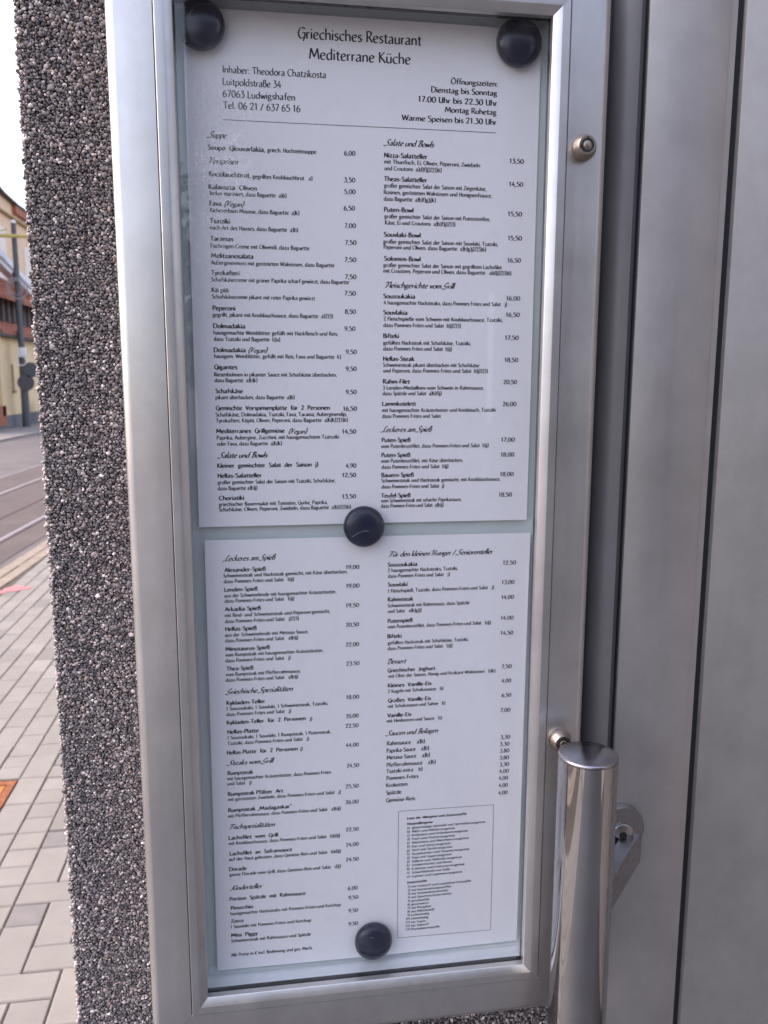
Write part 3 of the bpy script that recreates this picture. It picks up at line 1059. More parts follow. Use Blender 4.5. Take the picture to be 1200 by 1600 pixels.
# manhole cover
cover = empty('manhole_cover', 'rusty orange rectangular iron cover set in the paving at the left edge', 'manhole cover', (-1.25, 2.33, GZ - 0.01))
fo, fi = (-1.50, -1.002, 2.085, 2.572), (-1.47, -1.032, 2.115, 2.542)
for (a, b, c, d) in ((fo[0], fo[1], fi[3], fo[3]), (fo[0], fo[1], fo[2], fi[2]), (fo[0], fi[0], fi[2], fi[3]), (fi[1], fo[1], fi[2], fi[3])):
    box('frame', a + 0.0005, b - 0.0005, c + 0.0005, d - 0.0005, GZ - 0.01, GZ + 0.003, M['rust'], cover, 0.001, 1)
box('plate', fi[0] + 0.004, fi[1] - 0.004, fi[2] + 0.004, fi[3] - 0.004, GZ - 0.01, GZ + 0.0005, M['rust_plate'], cover, 0.001, 1)
for i in range(7):
    box('tread_bar', fi[0] + 0.03 + i * 0.056, fi[0] + 0.06 + i * 0.056, fi[2] + 0.03, fi[3] - 0.03, GZ + 0.0006, GZ + 0.003, M['rust_plate'], cover, 0.0008, 1)

# ================================================================== HOUSE ACROSS THE STREET
HX = -7.9
house = empty('house', 'yellow and beige rendered house with red tiled canopies across the street', 'house', (HX - 3, 28, GZ))
box('wall', HX - 6, HX, 24.0, 40.0, GZ, 1.18, M['yellow_render'], house)
box('plinth', HX + 0.002, HX + 0.05, 24.0, 40.0, GZ, -1.32, M['plinth'], house)
for yy in (26.25, 31.0, 35.5):
    box('pilaster', HX + 0.003, HX + 0.09, yy, yy + 0.28, -1.318, 1.1, M['yellow_render'], house)
for yy in (27.72, 32.6, 36.0):
    w = box('niche', HX + 0.002, HX + 0.02, yy, yy + 0.16, -0.55, 0.28, M['slot'], house)
    box('sill', HX + 0.002, HX + 0.07, yy - 0.05, yy + 0.21, -0.62, -0.56, M['slot'], house)
box('poster', HX + 0.003, HX + 0.02, 24.9, 26.2, -0.45, 0.6, M['poster'], house)
box('brick_patch', HX + 0.052, HX + 0.09, 24.8, 26.6, GZ + 0.1, -1.0, M['tile'], house)
box('eaves_board', HX - 0.1, HX + 0.28, 24.0, 40.0, 1.10, 1.26, M['fascia'], house)
box('timber_wall', HX - 0.7, HX - 0.5, 24.0, 40.0, 1.2, 2.75, M['timber'], house)
yy = 24.2
while yy < 40:
    box('post', HX - 0.48, HX - 0.36, yy, yy + 0.16, 1.5, 2.5, M['timber_post'], house)
    yy += 0.62


def tiled_roof(x_lo, z_lo, x_hi, z_hi, y0, y1, course, tile_w):
    roof = mesh_obj('roof', [(x_lo, y0, z_lo), (x_lo, y1, z_lo), (x_hi, y1, z_hi), (x_hi, y0, z_hi),
                             (x_lo, y0, z_lo - .06), (x_lo, y1, z_lo - .06), (x_hi, y1, z_hi - .06), (x_hi, y0, z_hi - .06)],
                    [(0, 1, 2, 3), (7, 6, 5, 4), (0, 4, 5, 1), (1, 5, 6, 2), (2, 6, 7, 3), (3, 7, 4, 0)], M['tile'], house)
    n = max(1, int(math.hypot(x_hi - x_lo, z_hi - z_lo) / course))
    me = None
    cnt = 0
    for i in range(n):
        t0, t1 = i / n, (i + 1) / n
        yy = y0
        while yy < y1 - tile_w * 0.5:
            if me is None:
                xa, xb = 0.0, (x_hi - x_lo) / n
                za, zb = 0.05, (z_hi - z_lo) / n + 0.015
                me = bpy.data.meshes.new('tile')
                g = tile_w * 0.47
                me.from_pydata([(xa, -g, za - .03), (xa, g, za - .03), (xb, g, zb - .03), (xb, -g, zb - .03),
                                (xa, -g, za), (xa, 0, za + .03), (xa, g, za), (xb, g, zb), (xb, 0, zb + .02), (xb, -g, zb)], [],
                               [(4, 5, 8, 9), (5, 6, 7, 8), (0, 1, 6, 5, 4), (1, 2, 7, 6), (2, 3, 9, 8, 7), (3, 0, 4, 9)])
                me.materials.append(M['tile'])
            o = bpy.data.objects.new('roof_tile', me)
            link(o, roof)
            wp = parent_world(roof)
            o.location = Vector((x_lo + (x_hi - x_lo) * t0, yy + tile_w / 2, z_lo + (z_hi - z_lo) * t0)) - wp
            yy += tile_w
            cnt += 1
    return cnt


c1 = tiled_roof(HX + 0.30, 1.24, HX - 0.45, 1.66, 26.0, 33.6, 0.28, 0.30)
c2 = tiled_roof(HX + 0.05, 2.36, HX - 0.75, 3.20, 26.0, 33.6, 0.28, 0.34)
# dark valley between the two upper roof pieces
prism('valley', [(28.2, 3.2), (28.75, 2.3), (29.1, 2.3), (28.35, 3.2)], HX + 0.08, HX + 0.16, M['fascia'], house, 'YZ')
# white sloping verge over the canopy
prism('verge', [(26.4, 3.72), (31.2, 2.86), (31.2, 3.0), (26.4, 3.95)], HX - 0.3, HX + 0.06, M['trim'], house, 'YZ')
prism('flashing', [(26.4, 3.56), (31.2, 2.70), (31.2, 2.86), (26.4, 3.70)], HX - 0.3, HX - 0.02, M['trim'], house, 'YZ')
# upper storey: gable end facing the street
prism('gable_wall', [(24.0, 2.5), (24.0, 7.0), (30.6, 6.07), (32.7, 5.98), (44, 5.98), (44, 2.5)], HX - 6.0, HX - 0.8, M['beige_render'], house, 'YZ')
box('wall_panel', HX - 0.798, HX - 0.77, 33.2, 35.0, 3.0, 4.75, M['pink_render'], house)
box('wall_panel', HX - 0.798, HX - 0.77, 28.6, 30.9, 3.0, 5.0, M['pink_render'], house)
prism('cornice', [(24.0, 5.50), (44, 5.40), (44, 5.47), (24.0, 5.57)], HX - 0.798, HX - 0.68, M['slot'], house, 'YZ')
box('roof_edge', HX - 6.1, HX - 0.62, 32.5, 44.0, 5.985, 6.07, M['fascia'], house)
box('roof_band', HX - 0.798, HX - 0.66, 32.0, 44.0, 5.70, 5.98, M['tile'], house)
prism('gable_roof', [(23.6, 7.07), (30.7, 6.065), (32.5, 5.985), (32.5, 6.06), (30.7, 6.15), (23.6, 7.17)], HX - 6.1, HX - 0.62, M['fascia'], house, 'YZ')
for yy in (25.0, 36.4, 39.0):
    w = box('window', HX - 0.798, HX - 0.775, yy, yy + 0.9, 3.4, 4.9, M['window'], house)
    box('frame', HX - 0.774, HX - 0.75, yy + 0.42, yy + 0.48, 3.4, 4.9, M['trim'], w)

# street pole with box, hoop, cable coil and the backs of two round signs
pole = empty('street_pole', 'dark grey tapering pole on the far pavement with cable coil and white box', 'pole', (-7.56, 27.7, GZ))
PX, PY = -7.50, 27.55
lathe('shaft', [(0.125, 0.0), (0.12, 1.2), (0.095, 2.6), (0.085, 4.0), (0.075, 6.30)], (PX, PY, GZ + 0.001), M['pole'], pole, n=20)
lathe('cap', [(0.078, 0.0), (0.078, 0.06), (0.03, 0.10)], (PX, PY, GZ + 6.302), M['white_box'], pole, n=16)
box('junction_box', PX - 0.06, PX + 0.17, PY - 0.24, PY - 0.12, 0.50, 0.80, M['white_box'], pole, 0.01)


def torus(name, c, r1, r2, mat, parent, ax=(0, 1, 0), arc=(0, 2 * math.pi), n=28, m=8):
    ax = Vector(ax).normalized()
    u = ax.orthogonal().normalized()
    w = ax.cross(u)
    v, f = [], []
    full = abs(arc[1] - arc[0] - 2 * math.pi) < 1e-6
    cnt = n if full else n + 1
    for i in range(cnt):
        a = arc[0] + (arc[1] - arc[0]) * i / n
        d = u * math.cos(a) + w * math.sin(a)
        for j in range(m):
            b = 2 * math.pi * j / m
            v.append(tuple(Vector(c) + d * (r1 + r2 * math.cos(b)) + ax * r2 * math.sin(b)))
    for i in range(n):
        i2 = (i + 1) % cnt
        for j in range(m):
            f.append((i * m + j, i * m + (j + 1) % m, i2 * m + (j + 1) % m, i2 * m + j))
    return mesh_obj(name, v, f, mat, parent, smooth=True)


torus('hoop', (PX + 0.02, PY - 0.18, 0.38), 0.14, 0.02, M['white_box'], pole)
for i, (dx, dz, rr) in enumerate(((0.02, 0.0, 0.30), (-0.03, 0.05, 0.26), (0.06, -0.06, 0.28), (0.0, 0.02, 0.22))):
    torus('cable_loop', (PX + dx, PY - 0.12 - 0.03 * i, 2.62 + dz), rr, 0.014, M['cable'], pole, (0.15 * i - 0.2, 1, 0.1))
for (dx, z, rr) in ((0.28, 0.10, 0.24), (0.10, -0.30, 0.26)):
    lathe('sign_back', [(rr * 0.97, 0.0), (rr, 0.006), (rr, 0.02), (rr * 0.97, 0.026)], (PX + dx, PY - 0.13, z), M['pole'], pole, 'Y', 28)

pipe = empty('cantilever_arm', 'thin yellow tube running level in front of the house gable', 'tramway arm', (-8.9, 27.2, 4.16))
v, f = lathe_vf([(0.055, -1.6), (0.055, 2.6)], (0, 0, 0), 'Z', 14)
mesh_obj('tube', [(-7.9 + z, 27.2 + y_, 4.16 + x) for (x, y_, z) in v], f, M['yellow_pipe'], pipe, True)
v, f = lathe_vf([(0.02, 0.0), (0.02, 1.0)], (0, 0, 0), 'Z', 8)
a0, a1 = Vector((-8.3, 27.25, 4.18)), Vector((-7.62, 27.25, 4.36))
q = (a1 - a0)
mesh_obj('brace', [tuple(a0 + q * z + Vector((0, y_, x))) for (x, y_, z) in v], f, M['yellow_pipe'], pipe, True)

# low dark bin beyond the wall's corner
bn = empty('litter_bin', 'dark litter bin with a white bag showing on top beside the house plinth', 'bin', (-7.55, 29.7, GZ))
lathe('bin_body', [(0.15, 0.0), (0.16, 0.02), (0.20, 0.60), (0.21, 0.62)], (-7.38, 29.8, GZ), M['fascia'], bn, n=20)
lathe('bag', [(0.20, 0.0), (0.22, 0.05), (0.21, 0.16), (0.15, 0.22), (0.06, 0.25)], (-7.38, 29.8, GZ + 0.622), M['white_box'], bn, n=14)

# ================================================================== PEBBLED WALL
WY = 0.0155
wall = empty('wall', 'dark grey wall clad in exposed pebbles, with a clean vertical corner', 'wall', (-0.03, 0.3, GZ))
box('wall_body', -0.1985, 0.148, WY + 0.0018, 22.0, GZ - 0.01, 2.4, M['cement'], wall)


def ico():
    bm = bmesh.new()
    bmesh.ops.create_icosphere(bm, subdivisions=2, radius=1.0)
    v = np.array([x.co[:] for x in bm.verts])
    f = np.array([[q.index for q in x.verts] for x in bm.faces])
    bm.free()
    bm = bmesh.new()
    bmesh.ops.create_icosphere(bm, subdivisions=1, radius=1.0)
    v1 = np.array([x.co[:] for x in bm.verts])
    f1 = np.array([[q.index for q in x.verts] for x in bm.faces])
    bm.free()
    return (v, f), (v1, f1)


ICO2, ICO1 = ico()


def pebble_patch(name, origin, ux, uz, nrm, w, h, pitch, prim, parent, seed):
    """a field of stones lying on the plane origin + ux*a + uz*b, standing proud along nrm"""
    r_ = np.random.default_rng(seed)
    nx, nz = int(w / pitch), int(h / (pitch * 0.88))
    a, b = np.meshgrid(np.arange(nx), np.arange(nz))
    a = (a + 0.5 * (b % 2)).ravel() * pitch
    b = b.ravel() * pitch * 0.88
    N = len(a)
    a = a + r_.normal(0, pitch * 0.22, N)
    b = b + r_.normal(0, pitch * 0.22, N)
    size = pitch * r_.lognormal(-0.60, 0.24, N)
    size = np.clip(size, pitch * 0.33, pitch * 0.95)
    depth = np.clip(r_.normal(0, pitch * 0.18, N), -pitch * 0.4, pitch * 0.22)
    v0, f0 = prim
    nv, nf = len(v0), len(f0)
    # random rotation, squash and dents per stone
    qd = r_.normal(size=(N, 4))
    qd /= np.linalg.norm(qd, axis=1)[:, None]
    w_, x_, y_, z_ = qd.T
    Rm = np.stack([1 - 2 * (y_**2 + z_**2), 2 * (x_ * y_ - z_ * w_), 2 * (x_ * z_ + y_ * w_),
                   2 * (x_ * y_ + z_ * w_), 1 - 2 * (x_**2 + z_**2), 2 * (y_ * z_ - x_ * w_),
                   2 * (x_ * z_ - y_ * w_), 2 * (y_ * z_ + x_ * w_), 1 - 2 * (x_**2 + y_**2)], 1).reshape(N, 3, 3)
    sc = np.stack([r_.uniform(0.85, 1.3, N), r_.uniform(0.7, 1.05, N), r_.uniform(0.55, 0.9, N)], 1)
    dent = 1 + r_.normal(0, 0.09, (N, nv, 1))
    P = v0[None] * dent * sc[:, None, :]
    # cut facets: flatten everything beyond a random plane
    for _ in range(3):
        d = r_.normal(size=(N, 3))
        d /= np.linalg.norm(d, axis=1)[:, None]
        t = np.einsum('nvk,nk->nv', P, d)
        lim = r_.uniform(0.45, 0.75, N)[:, None]
        over = np.maximum(t - lim, 0)
        P = P - over[:, :, None] * d[:, None, :] * 0.92
    P = np.einsum('nij,nvj->nvi', Rm, P) * size[:, None, None]
    # basis: columns ux, uz, nrm
    B = np.stack([np.array(ux), np.array(uz), np.array(nrm)], 0)
    C = np.array(origin)[None] + a[:, None] * B[0] + b[:, None] * B[1] + depth[:, None] * B[2]
    V = (P @ np.eye(3)) + C[:, None, :]
    V = V.reshape(-1, 3) - np.array(parent_world(parent))
    F = (f0[None] + (np.arange(N) * nv)[:, None, None]).reshape(-1, 3)
    me = bpy.data.meshes.new(name)
    me.vertices.add(len(V))
    me.vertices.foreach_set('co', V.ravel())
    me.loops.add(F.size)
    me.loops.foreach_set('vertex_index', F.ravel().astype(np.int32))
    me.polygons.add(len(F))
    me.polygons.foreach_set('loop_start', (np.arange(len(F)) * 3).astype(np.int32))
    me.polygons.foreach_set('loop_total', np.full(len(F), 3, dtype=np.int32))
    me.update(calc_edges=True)
    me.validate()
    pal = np.array([(0.030, 0.026, 0.030), (0.065, 0.058, 0.062), (0.11, 0.10, 0.105), (0.16, 0.145, 0.145), (0.22, 0.20, 0.195),
                    (0.32, 0.29, 0.28), (0.50, 0.48, 0.47), (0.20, 0.15, 0.12)])
    pr = np.array([0.14, 0.20, 0.22, 0.18, 0.12, 0.07, 0.04, 0.03])
    idx = r_.choice(len(pal), N, p=pr / pr.sum())
    colr = (pal[idx] * 1.7 * np.array([1.10, 1.0, 0.95]) + 0.065) * r_.uniform(0.8, 1.2, (N, 1))
    colr = np.concatenate([colr, np.ones((N, 1))], 1)
    at = me.attributes.new('tone', 'FLOAT_COLOR', 'POINT')
    at.data.foreach_set('color', np.repeat(colr, nv, axis=0).astype(np.float32).ravel())
    me.materials.append(M['pebbles'])
    o = bpy.data.objects.new(name, me)
    link(o, parent)
    o['kind'] = 'stuff'
    return o


PI_ = 0.00182
pebble_patch('pebbles', (-0.1985, WY, -0.78), (1, 0, 0), (0, 0, 1), (0, -1, 0), 0.062, 0.90, PI_, ICO1 if False else ICO2, wall, 1)
pebble_patch('pebbles', (-0.1985, WY + 0.0012, -0.78), (1, 0, 0), (0, 0, 1), (0, -1, 0), 0.062, 0.90, PI_ * 0.9, ICO1, wall, 2)
pebble_patch('pebbles', (-0.137, WY, -0.80), (1, 0, 0), (0, 0, 1), (0, -1, 0), 0.284, 0.185, PI_ * 1.25, ICO1, wall, 3)
pebble_patch('pebbles', (-0.1990, WY + 0.001, -0.80), (0, 1, 0), (0, 0, 1), (-1, 0, 0), 0.10, 0.92, PI_ * 1.4, ICO1, wall, 4)
pebble_patch('pebbles', (-0.137, WY, 0.028), (1, 0, 0), (0, 0, 1), (0, -1, 0), 0.284, 0.25, PI_ * 1.6, ICO1, wall, 5)

# ================================================================== DOOR AND ITS FRAME
DY = 0.030
ZB, ZT = GZ + 0.01, 0.62
frame_root = empty('door_frame', 'grey metal door frame post standing in the recess right of the menu case', 'door frame', (0.165, 0.05, GZ))
jp = [(0.178 - 0.0128 * math.cos(R(t_)), DY + 0.022 - 0.022 * math.sin(R(t_))) for t_ in range(0, 91, 9)]
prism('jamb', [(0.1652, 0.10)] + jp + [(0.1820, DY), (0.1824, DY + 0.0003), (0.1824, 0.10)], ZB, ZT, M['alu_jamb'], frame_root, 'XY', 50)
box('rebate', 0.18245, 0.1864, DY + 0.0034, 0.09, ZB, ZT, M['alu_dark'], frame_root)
box('case_shadow_strip', 0.1484, 0.1650, DY + 0.0065, 0.09, ZB, ZT, M['black_rubber'], frame_root)  # black strip standing in for the case's shadow beside the jamb
box('seal', 0.18645, 0.1874, DY + 0.0015, 0.09, ZB, ZT, M['black_rubber'], frame_root)
box('lintel', 0.1485, 1.35, DY - 0.001, 0.10, ZT + 0.004, ZT + 0.10, M['alu_door'], frame_root, 0.002)

door = empty('door', 'flat grey metal entrance door leaf with a polished steel pull handle', 'door', (0.216, 0.05, GZ))
prism('leaf', [(0.1876, 0.085), (0.1876, DY + 0.0008), (0.1884, DY), (0.2436, DY), (0.2443, DY + 0.0003), (0.2445, DY + 0.0010), (0.2496, DY + 0.0016), (0.2498, DY + 0.0022), (0.2498, 0.085)],
      ZB + 0.008, ZT, M['alu_door'], door, 'XY', 50)
box('edge_seal', 0.2500, 0.2552, DY + 0.0045, 0.083, ZB + 0.008, ZT, M['black_rubber'], door)

panel = empty('door_panel', 'wide grey metal panel at the right edge past the black door gap', 'door panel', (0.7, 0.05, GZ))
prism('sheet', [(0.2554, 0.085), (0.2554, DY + 0.0002), (0.2556, DY), (1.30, DY), (1.30, 0.085)], ZB + 0.008, ZT, M['alu_panel'], panel, 'XY', 50)

# wall continuing right of and above the door
wall2 = empty('side_wall', 'dark pebbled wall beyond the door panel', 'wall', (2.2, 0.3, GZ))
box('wall_body', 1.35, 6.0, WY, 3.2, GZ - 0.01, 2.4, M['cement'], wall2)
box('wall_body', 0.1485, 1.349, WY + 0.005, 3.2, ZT + 0.11, 2.4, M['cement'], wall2)

# pull handle (a part of the door)
TX, TY, TZ, TR = 0.1283, -0.0610, -0.4335, 0.01825
handle = lathe('pull_handle', [(TR, -0.80), (TR, -0.0022)], (TX, TY, TZ), M['steel'], door, 'Z', 96)
lathe('end_cap', [(TR - 0.0001, -0.0020), (TR, -0.0012), (TR - 0.0003, -0.0005), (TR - 0.0010, 0.0)], (TX, TY, TZ), M['brushed'], handle, 'Z', 96, ang=60)


def bracket(zc):
    # round foot on the leaf
    foot = lathe('foot', [(0.0185, -0.0), (0.0185, 0.0068), (0.0180, 0.0076)], (0.1930, DY - 0.0002, zc + 0.006), M['satin'], handle, 'Y', 48, ang=40)
    lathe('screw', [(0.0085, 0.0), (0.0088, 0.0012), (0.0075, 0.0020)], (0.1935, DY - 0.0079, zc + 0.003), M['satin'], handle, 'Y', 32)
    lathe('hex_socket', [(0.0032, 0.0), (0.0032, 0.0004)], (0.1935, DY - 0.0100, zc + 0.003), M['black_rubber'], handle, 'Y', 6)
    # flat arm from the foot's right edge out to the tube, at 45 degrees
    p0 = Vector((0.2065, DY - 0.001))
    p1 = Vector((TX + 0.004, TY + 0.006))
    d = (p1 - p0).normalized()
    n = Vector((-d.y, d.x))
    t = 0.0062
    q = [p0 + n * t, p0 - n * t, p1 - n * t, p1 + n * t]
    zt = zc + 0.0015
    poly = [(a.x, a.y) for a in q]
    arm = prism('arm', poly, zt - 0.024, zt, M['satin'], handle, 'XY')
    bevel_obj(arm, 0.0012, 2)
    shade_auto(arm)


bracket(-0.5445)
bracket(-1.10)

# ================================================================== MENU CASE
OX0, OX1, OZ0, OZ1 = -0.1087, 0.1040, -0.6037, -0.0011      # clear opening
FY = -0.0250
case = empty('menu_case', 'flat silver aluminium glazed menu case holding two printed sheets', 'display case', (-0.0024, 0.0, -0.6390))


def ring(prefix_side, prefix_rail, profile, mat, parent, ang=20):
    """profile of (offset outwards from the opening, y) swept round the opening with mitred corners"""
    n = len(profile)
    corners = lambda o: [(OX0 - o, OZ0 - o), (OX1 + o, OZ0 - o), (OX1 + o, OZ1 + o), (OX0 - o, OZ1 + o)]
    g = 0.00006
    for side in range(4):
        v = []
        for e in (0, 1):
            for (o, y) in profile:
                c = corners(o)
                q = c[(side + e) % 4]
                # tiny mitre gap
                o2 = c[(side + 1 - e) % 4]
                dx, dz = (o2[0] - q[0]), (o2[1] - q[1])
                ln = math.hypot(dx, dz)
                v.append((q[0] + dx / ln * g, y, q[1] + dz / ln * g))
        f = [tuple(range(n)), tuple(range(n, 2 * n))]
        for k in range(n):
            f.append((k, (k + 1) % n, (k + 1) % n + n, k + n))
        o = mesh_obj(prefix_rail if side in (0, 2) else prefix_side, v, f, mat, parent)
        fix_normals(o)
        shade_auto(o, ang)


def arc(cx, cy, r, a0, a1, n):
    return [(cx + r * math.cos(R(a0 + (a1 - a0) * i / n)), cy + r * math.sin(R(a0 + (a1 - a0) * i / n))) for i in range(n + 1)]


# hinged door frame: thin lip, sloping bevel, flat face
ring('door_stile', 'door_rail',
     [(0.0, -0.0192), (0.0, -0.0232), (0.0003, -0.0236), (0.0045, -0.0262), (0.0049, -0.0263), (0.0093, -0.0263), (0.0097, -0.0259), (0.0097, -0.012), (0.0022, -0.012), (0.0022, -0.0192)],
     M['alu'], case)
# outer frame with rounded outer edge
outer_prof = [(0.0102, 0.010), (0.0102, -0.0250), (0.0105, -0.0254)] + [(0.0354 + 0.0 - 0.0052 + 0.0052 * math.sin(R(a)), -0.0254 + 0.0052 - 0.0052 * math.cos(R(a))) for a in (0, 15, 30, 45, 60, 75, 90)] + [(0.0354, 0.0148), (0.018, 0.0148), (0.018, 0.010)]
ring('frame_stile', 'frame_rail', outer_prof, M['alu'], case, 40)
# gasket that holds the glass
ring('gasket', 'gasket', [(0.0004, -0.0144), (0.0004, -0.0191), (0.0021, -0.0191), (0.0021, -0.0144)], M['black_rubber'], case)
# inner walls and back
IZ1, IZ0, IX0, IX1 = OZ1 + 0.0097, OZ0 - 0.0014, OX0 - 0.0012, OX1 + 0.0058
box('inner_wall', IX0 - 0.002, IX1 + 0.002, -0.0117, 0.0022, IZ1, IZ1 + 0.0004, M['alu_inner'], case)
box('inner_wall', IX0 - 0.002, IX1 + 0.002, -0.0140, 0.0022, IZ0 - 0.0015, IZ0, M['alu_inner'], case)
box('inner_wall', IX0 - 0.0020, IX0, -0.0117, 0.0021, IZ0 + 0.0001, IZ1 - 0.0001, M['alu_inner'], case)
box('inner_wall', IX1, IX1 + 0.0020, -0.0117, 0.0021, IZ0 + 0.0001, IZ1 - 0.0001, M['alu_inner'], case)
box('back_panel', OX0 - 0.0075, OX1 + 0.0085, 0.0025, 0.0060, OZ0 - 0.0070, OZ1 + 0.0100, M['back'], case)
prism('inner_cove', [(0.0024, IZ0 + 0.0001), (-0.0016, IZ0 + 0.0001), (0.0006, IZ0 + 0.0010), (0.0018, IZ0 + 0.0024), (0.0024, IZ0 + 0.0040)], IX0 + 0.0002, IX1 - 0.0002, M['back'], case, 'YZ', 80)
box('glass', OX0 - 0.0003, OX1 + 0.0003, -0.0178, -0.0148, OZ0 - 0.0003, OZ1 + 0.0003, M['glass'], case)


def lock(x, z):
    body = lathe('lock', [(0.0072, 0.0), (0.0074, 0.0008), (0.0074, 0.0030), (0.0070, 0.0040), (0.0056, 0.0070), (0.0051, 0.0076)],
                 (x, FY - 0.0005, z), M['brass'], case, 'Y', 48, 50)
    yf = FY - 0.0005 - 0.0076
    r0, r1 = 0.00285, 0.00385
    # ring groove
    n = 40
    v, f = [], []
    for k in range(n):
        a = 2 * math.pi * k / n
        for rr, yy in ((r0, yf - 0.0004), (r1, yf - 0.0004), (r1, yf - 0.00005), (r0, yf - 0.00005)):
            v.append((x + rr * math.cos(a), yy, z + rr * math.sin(a)))
    for k in range(n):
        b, c = k * 4, ((k + 1) % n) * 4
        for j in range(4):
            f.append((b + j, b + (j + 1) % 4, c + (j + 1) % 4, c + j))
    o = mesh_obj('key_groove', v, f, M['black_rubber'], body)
    fix_normals(o)
    for a in (90, 190):
        dx, dz = math.cos(R(a)), math.sin(R(a))
        lathe('notch', [(0.0007, 0.0), (0.0007, 0.0005)], (x + dx * 0.0040, yf - 0.00002, z + dz * 0.0040), M['black_rubber'], body, 'Y', 14)
    lathe('plug', [(0.0024, 0.0), (0.0024, 0.0005), (0.0021, 0.0007)], (x, yf, z), M['brass'], body, 'Y', 28)
    return body


lock(0.1237, -0.0727)
lock(0.1230, -0.4400)

# ================================================================== SHEETS AND PRINT


def bulge(x, z):
    """sheets are never flat: slow waves of less than a millimetre"""
    return -0.0006 - 0.00048 * math.sin(x * 26 + z * 9 + 0.6) - 0.00045 * math.sin(z * 21 - x * 7 + 1.2)


def sheet(label, x0, z1, tilt):
    w, h = 0.210, 0.297
    root = empty('menu_sheet', label, 'menu', (x0 + w / 2, 0.0, z1 - h), 'printed menu sheets')
    nx, nz = 28, 40
    v, f = [], []
    ct, st = math.cos(tilt), math.sin(tilt)
    for side in (0.0, 0.00012):
        for j in range(nz + 1):
            for i in range(nx + 1):
                a, b = w * i / nx, -h * j / nz
                x, z = x0 + a * ct - b * st, z1 + a * st + b * ct
                v.append((x, bulge(x, z) + side, z))
    m = (nx + 1) * (nz + 1)
    for j in range(nz):
        for i in range(nx):
            a = j * (nx + 1) + i
            f.append((a, a + nx + 1, a + nx + 2, a + 1))
            f.append((m + a, m + a + 1, m + a + nx + 2, m + a + nx + 1))
    edge = [i for i in range(nx + 1)] + [j * (nx + 1) + nx for j in range(1, nz + 1)] + [nz * (nx + 1) + i for i in range(nx - 1, -1, -1)] + [j * (nx + 1) for j in range(nz - 1, 0, -1)]
    for k in range(len(edge)):
        a, b = edge[k], edge[(k + 1) % len(edge)]
        f.append((a, b, b + m, a + m))
    o = mesh_obj('paper', v, f, M['paper'], root, True)
    fix_normals(o)
    shade_auto(o, 50)
    return root


sheet_a = sheet('upper white menu sheet headed Griechisches Restaurant with opening hours and the starters', -0.105, 0.0, R(-0.09))
sheet_b = sheet('lower white menu sheet with skewers, steaks and a small boxed allergen list', -0.1025, -0.3055, R(-0.17))

# a humanist pen-drawn alphabet: every letter is a few strokes of a broad nib (baseline 0, capitals 1, small letters 0.62)


def PL(*p):
    return ('l', [(p[i], p[i + 1]) for i in range(0, len(p), 2)])


def SP(*p):
    return ('s', [(p[i], p[i + 1]) for i in range(0, len(p), 2)])


def EL(cx, cy, rx, ry):
    return ('e', (cx, cy, rx, ry))


def DOT(x, y):
    return ('d', (x, y))


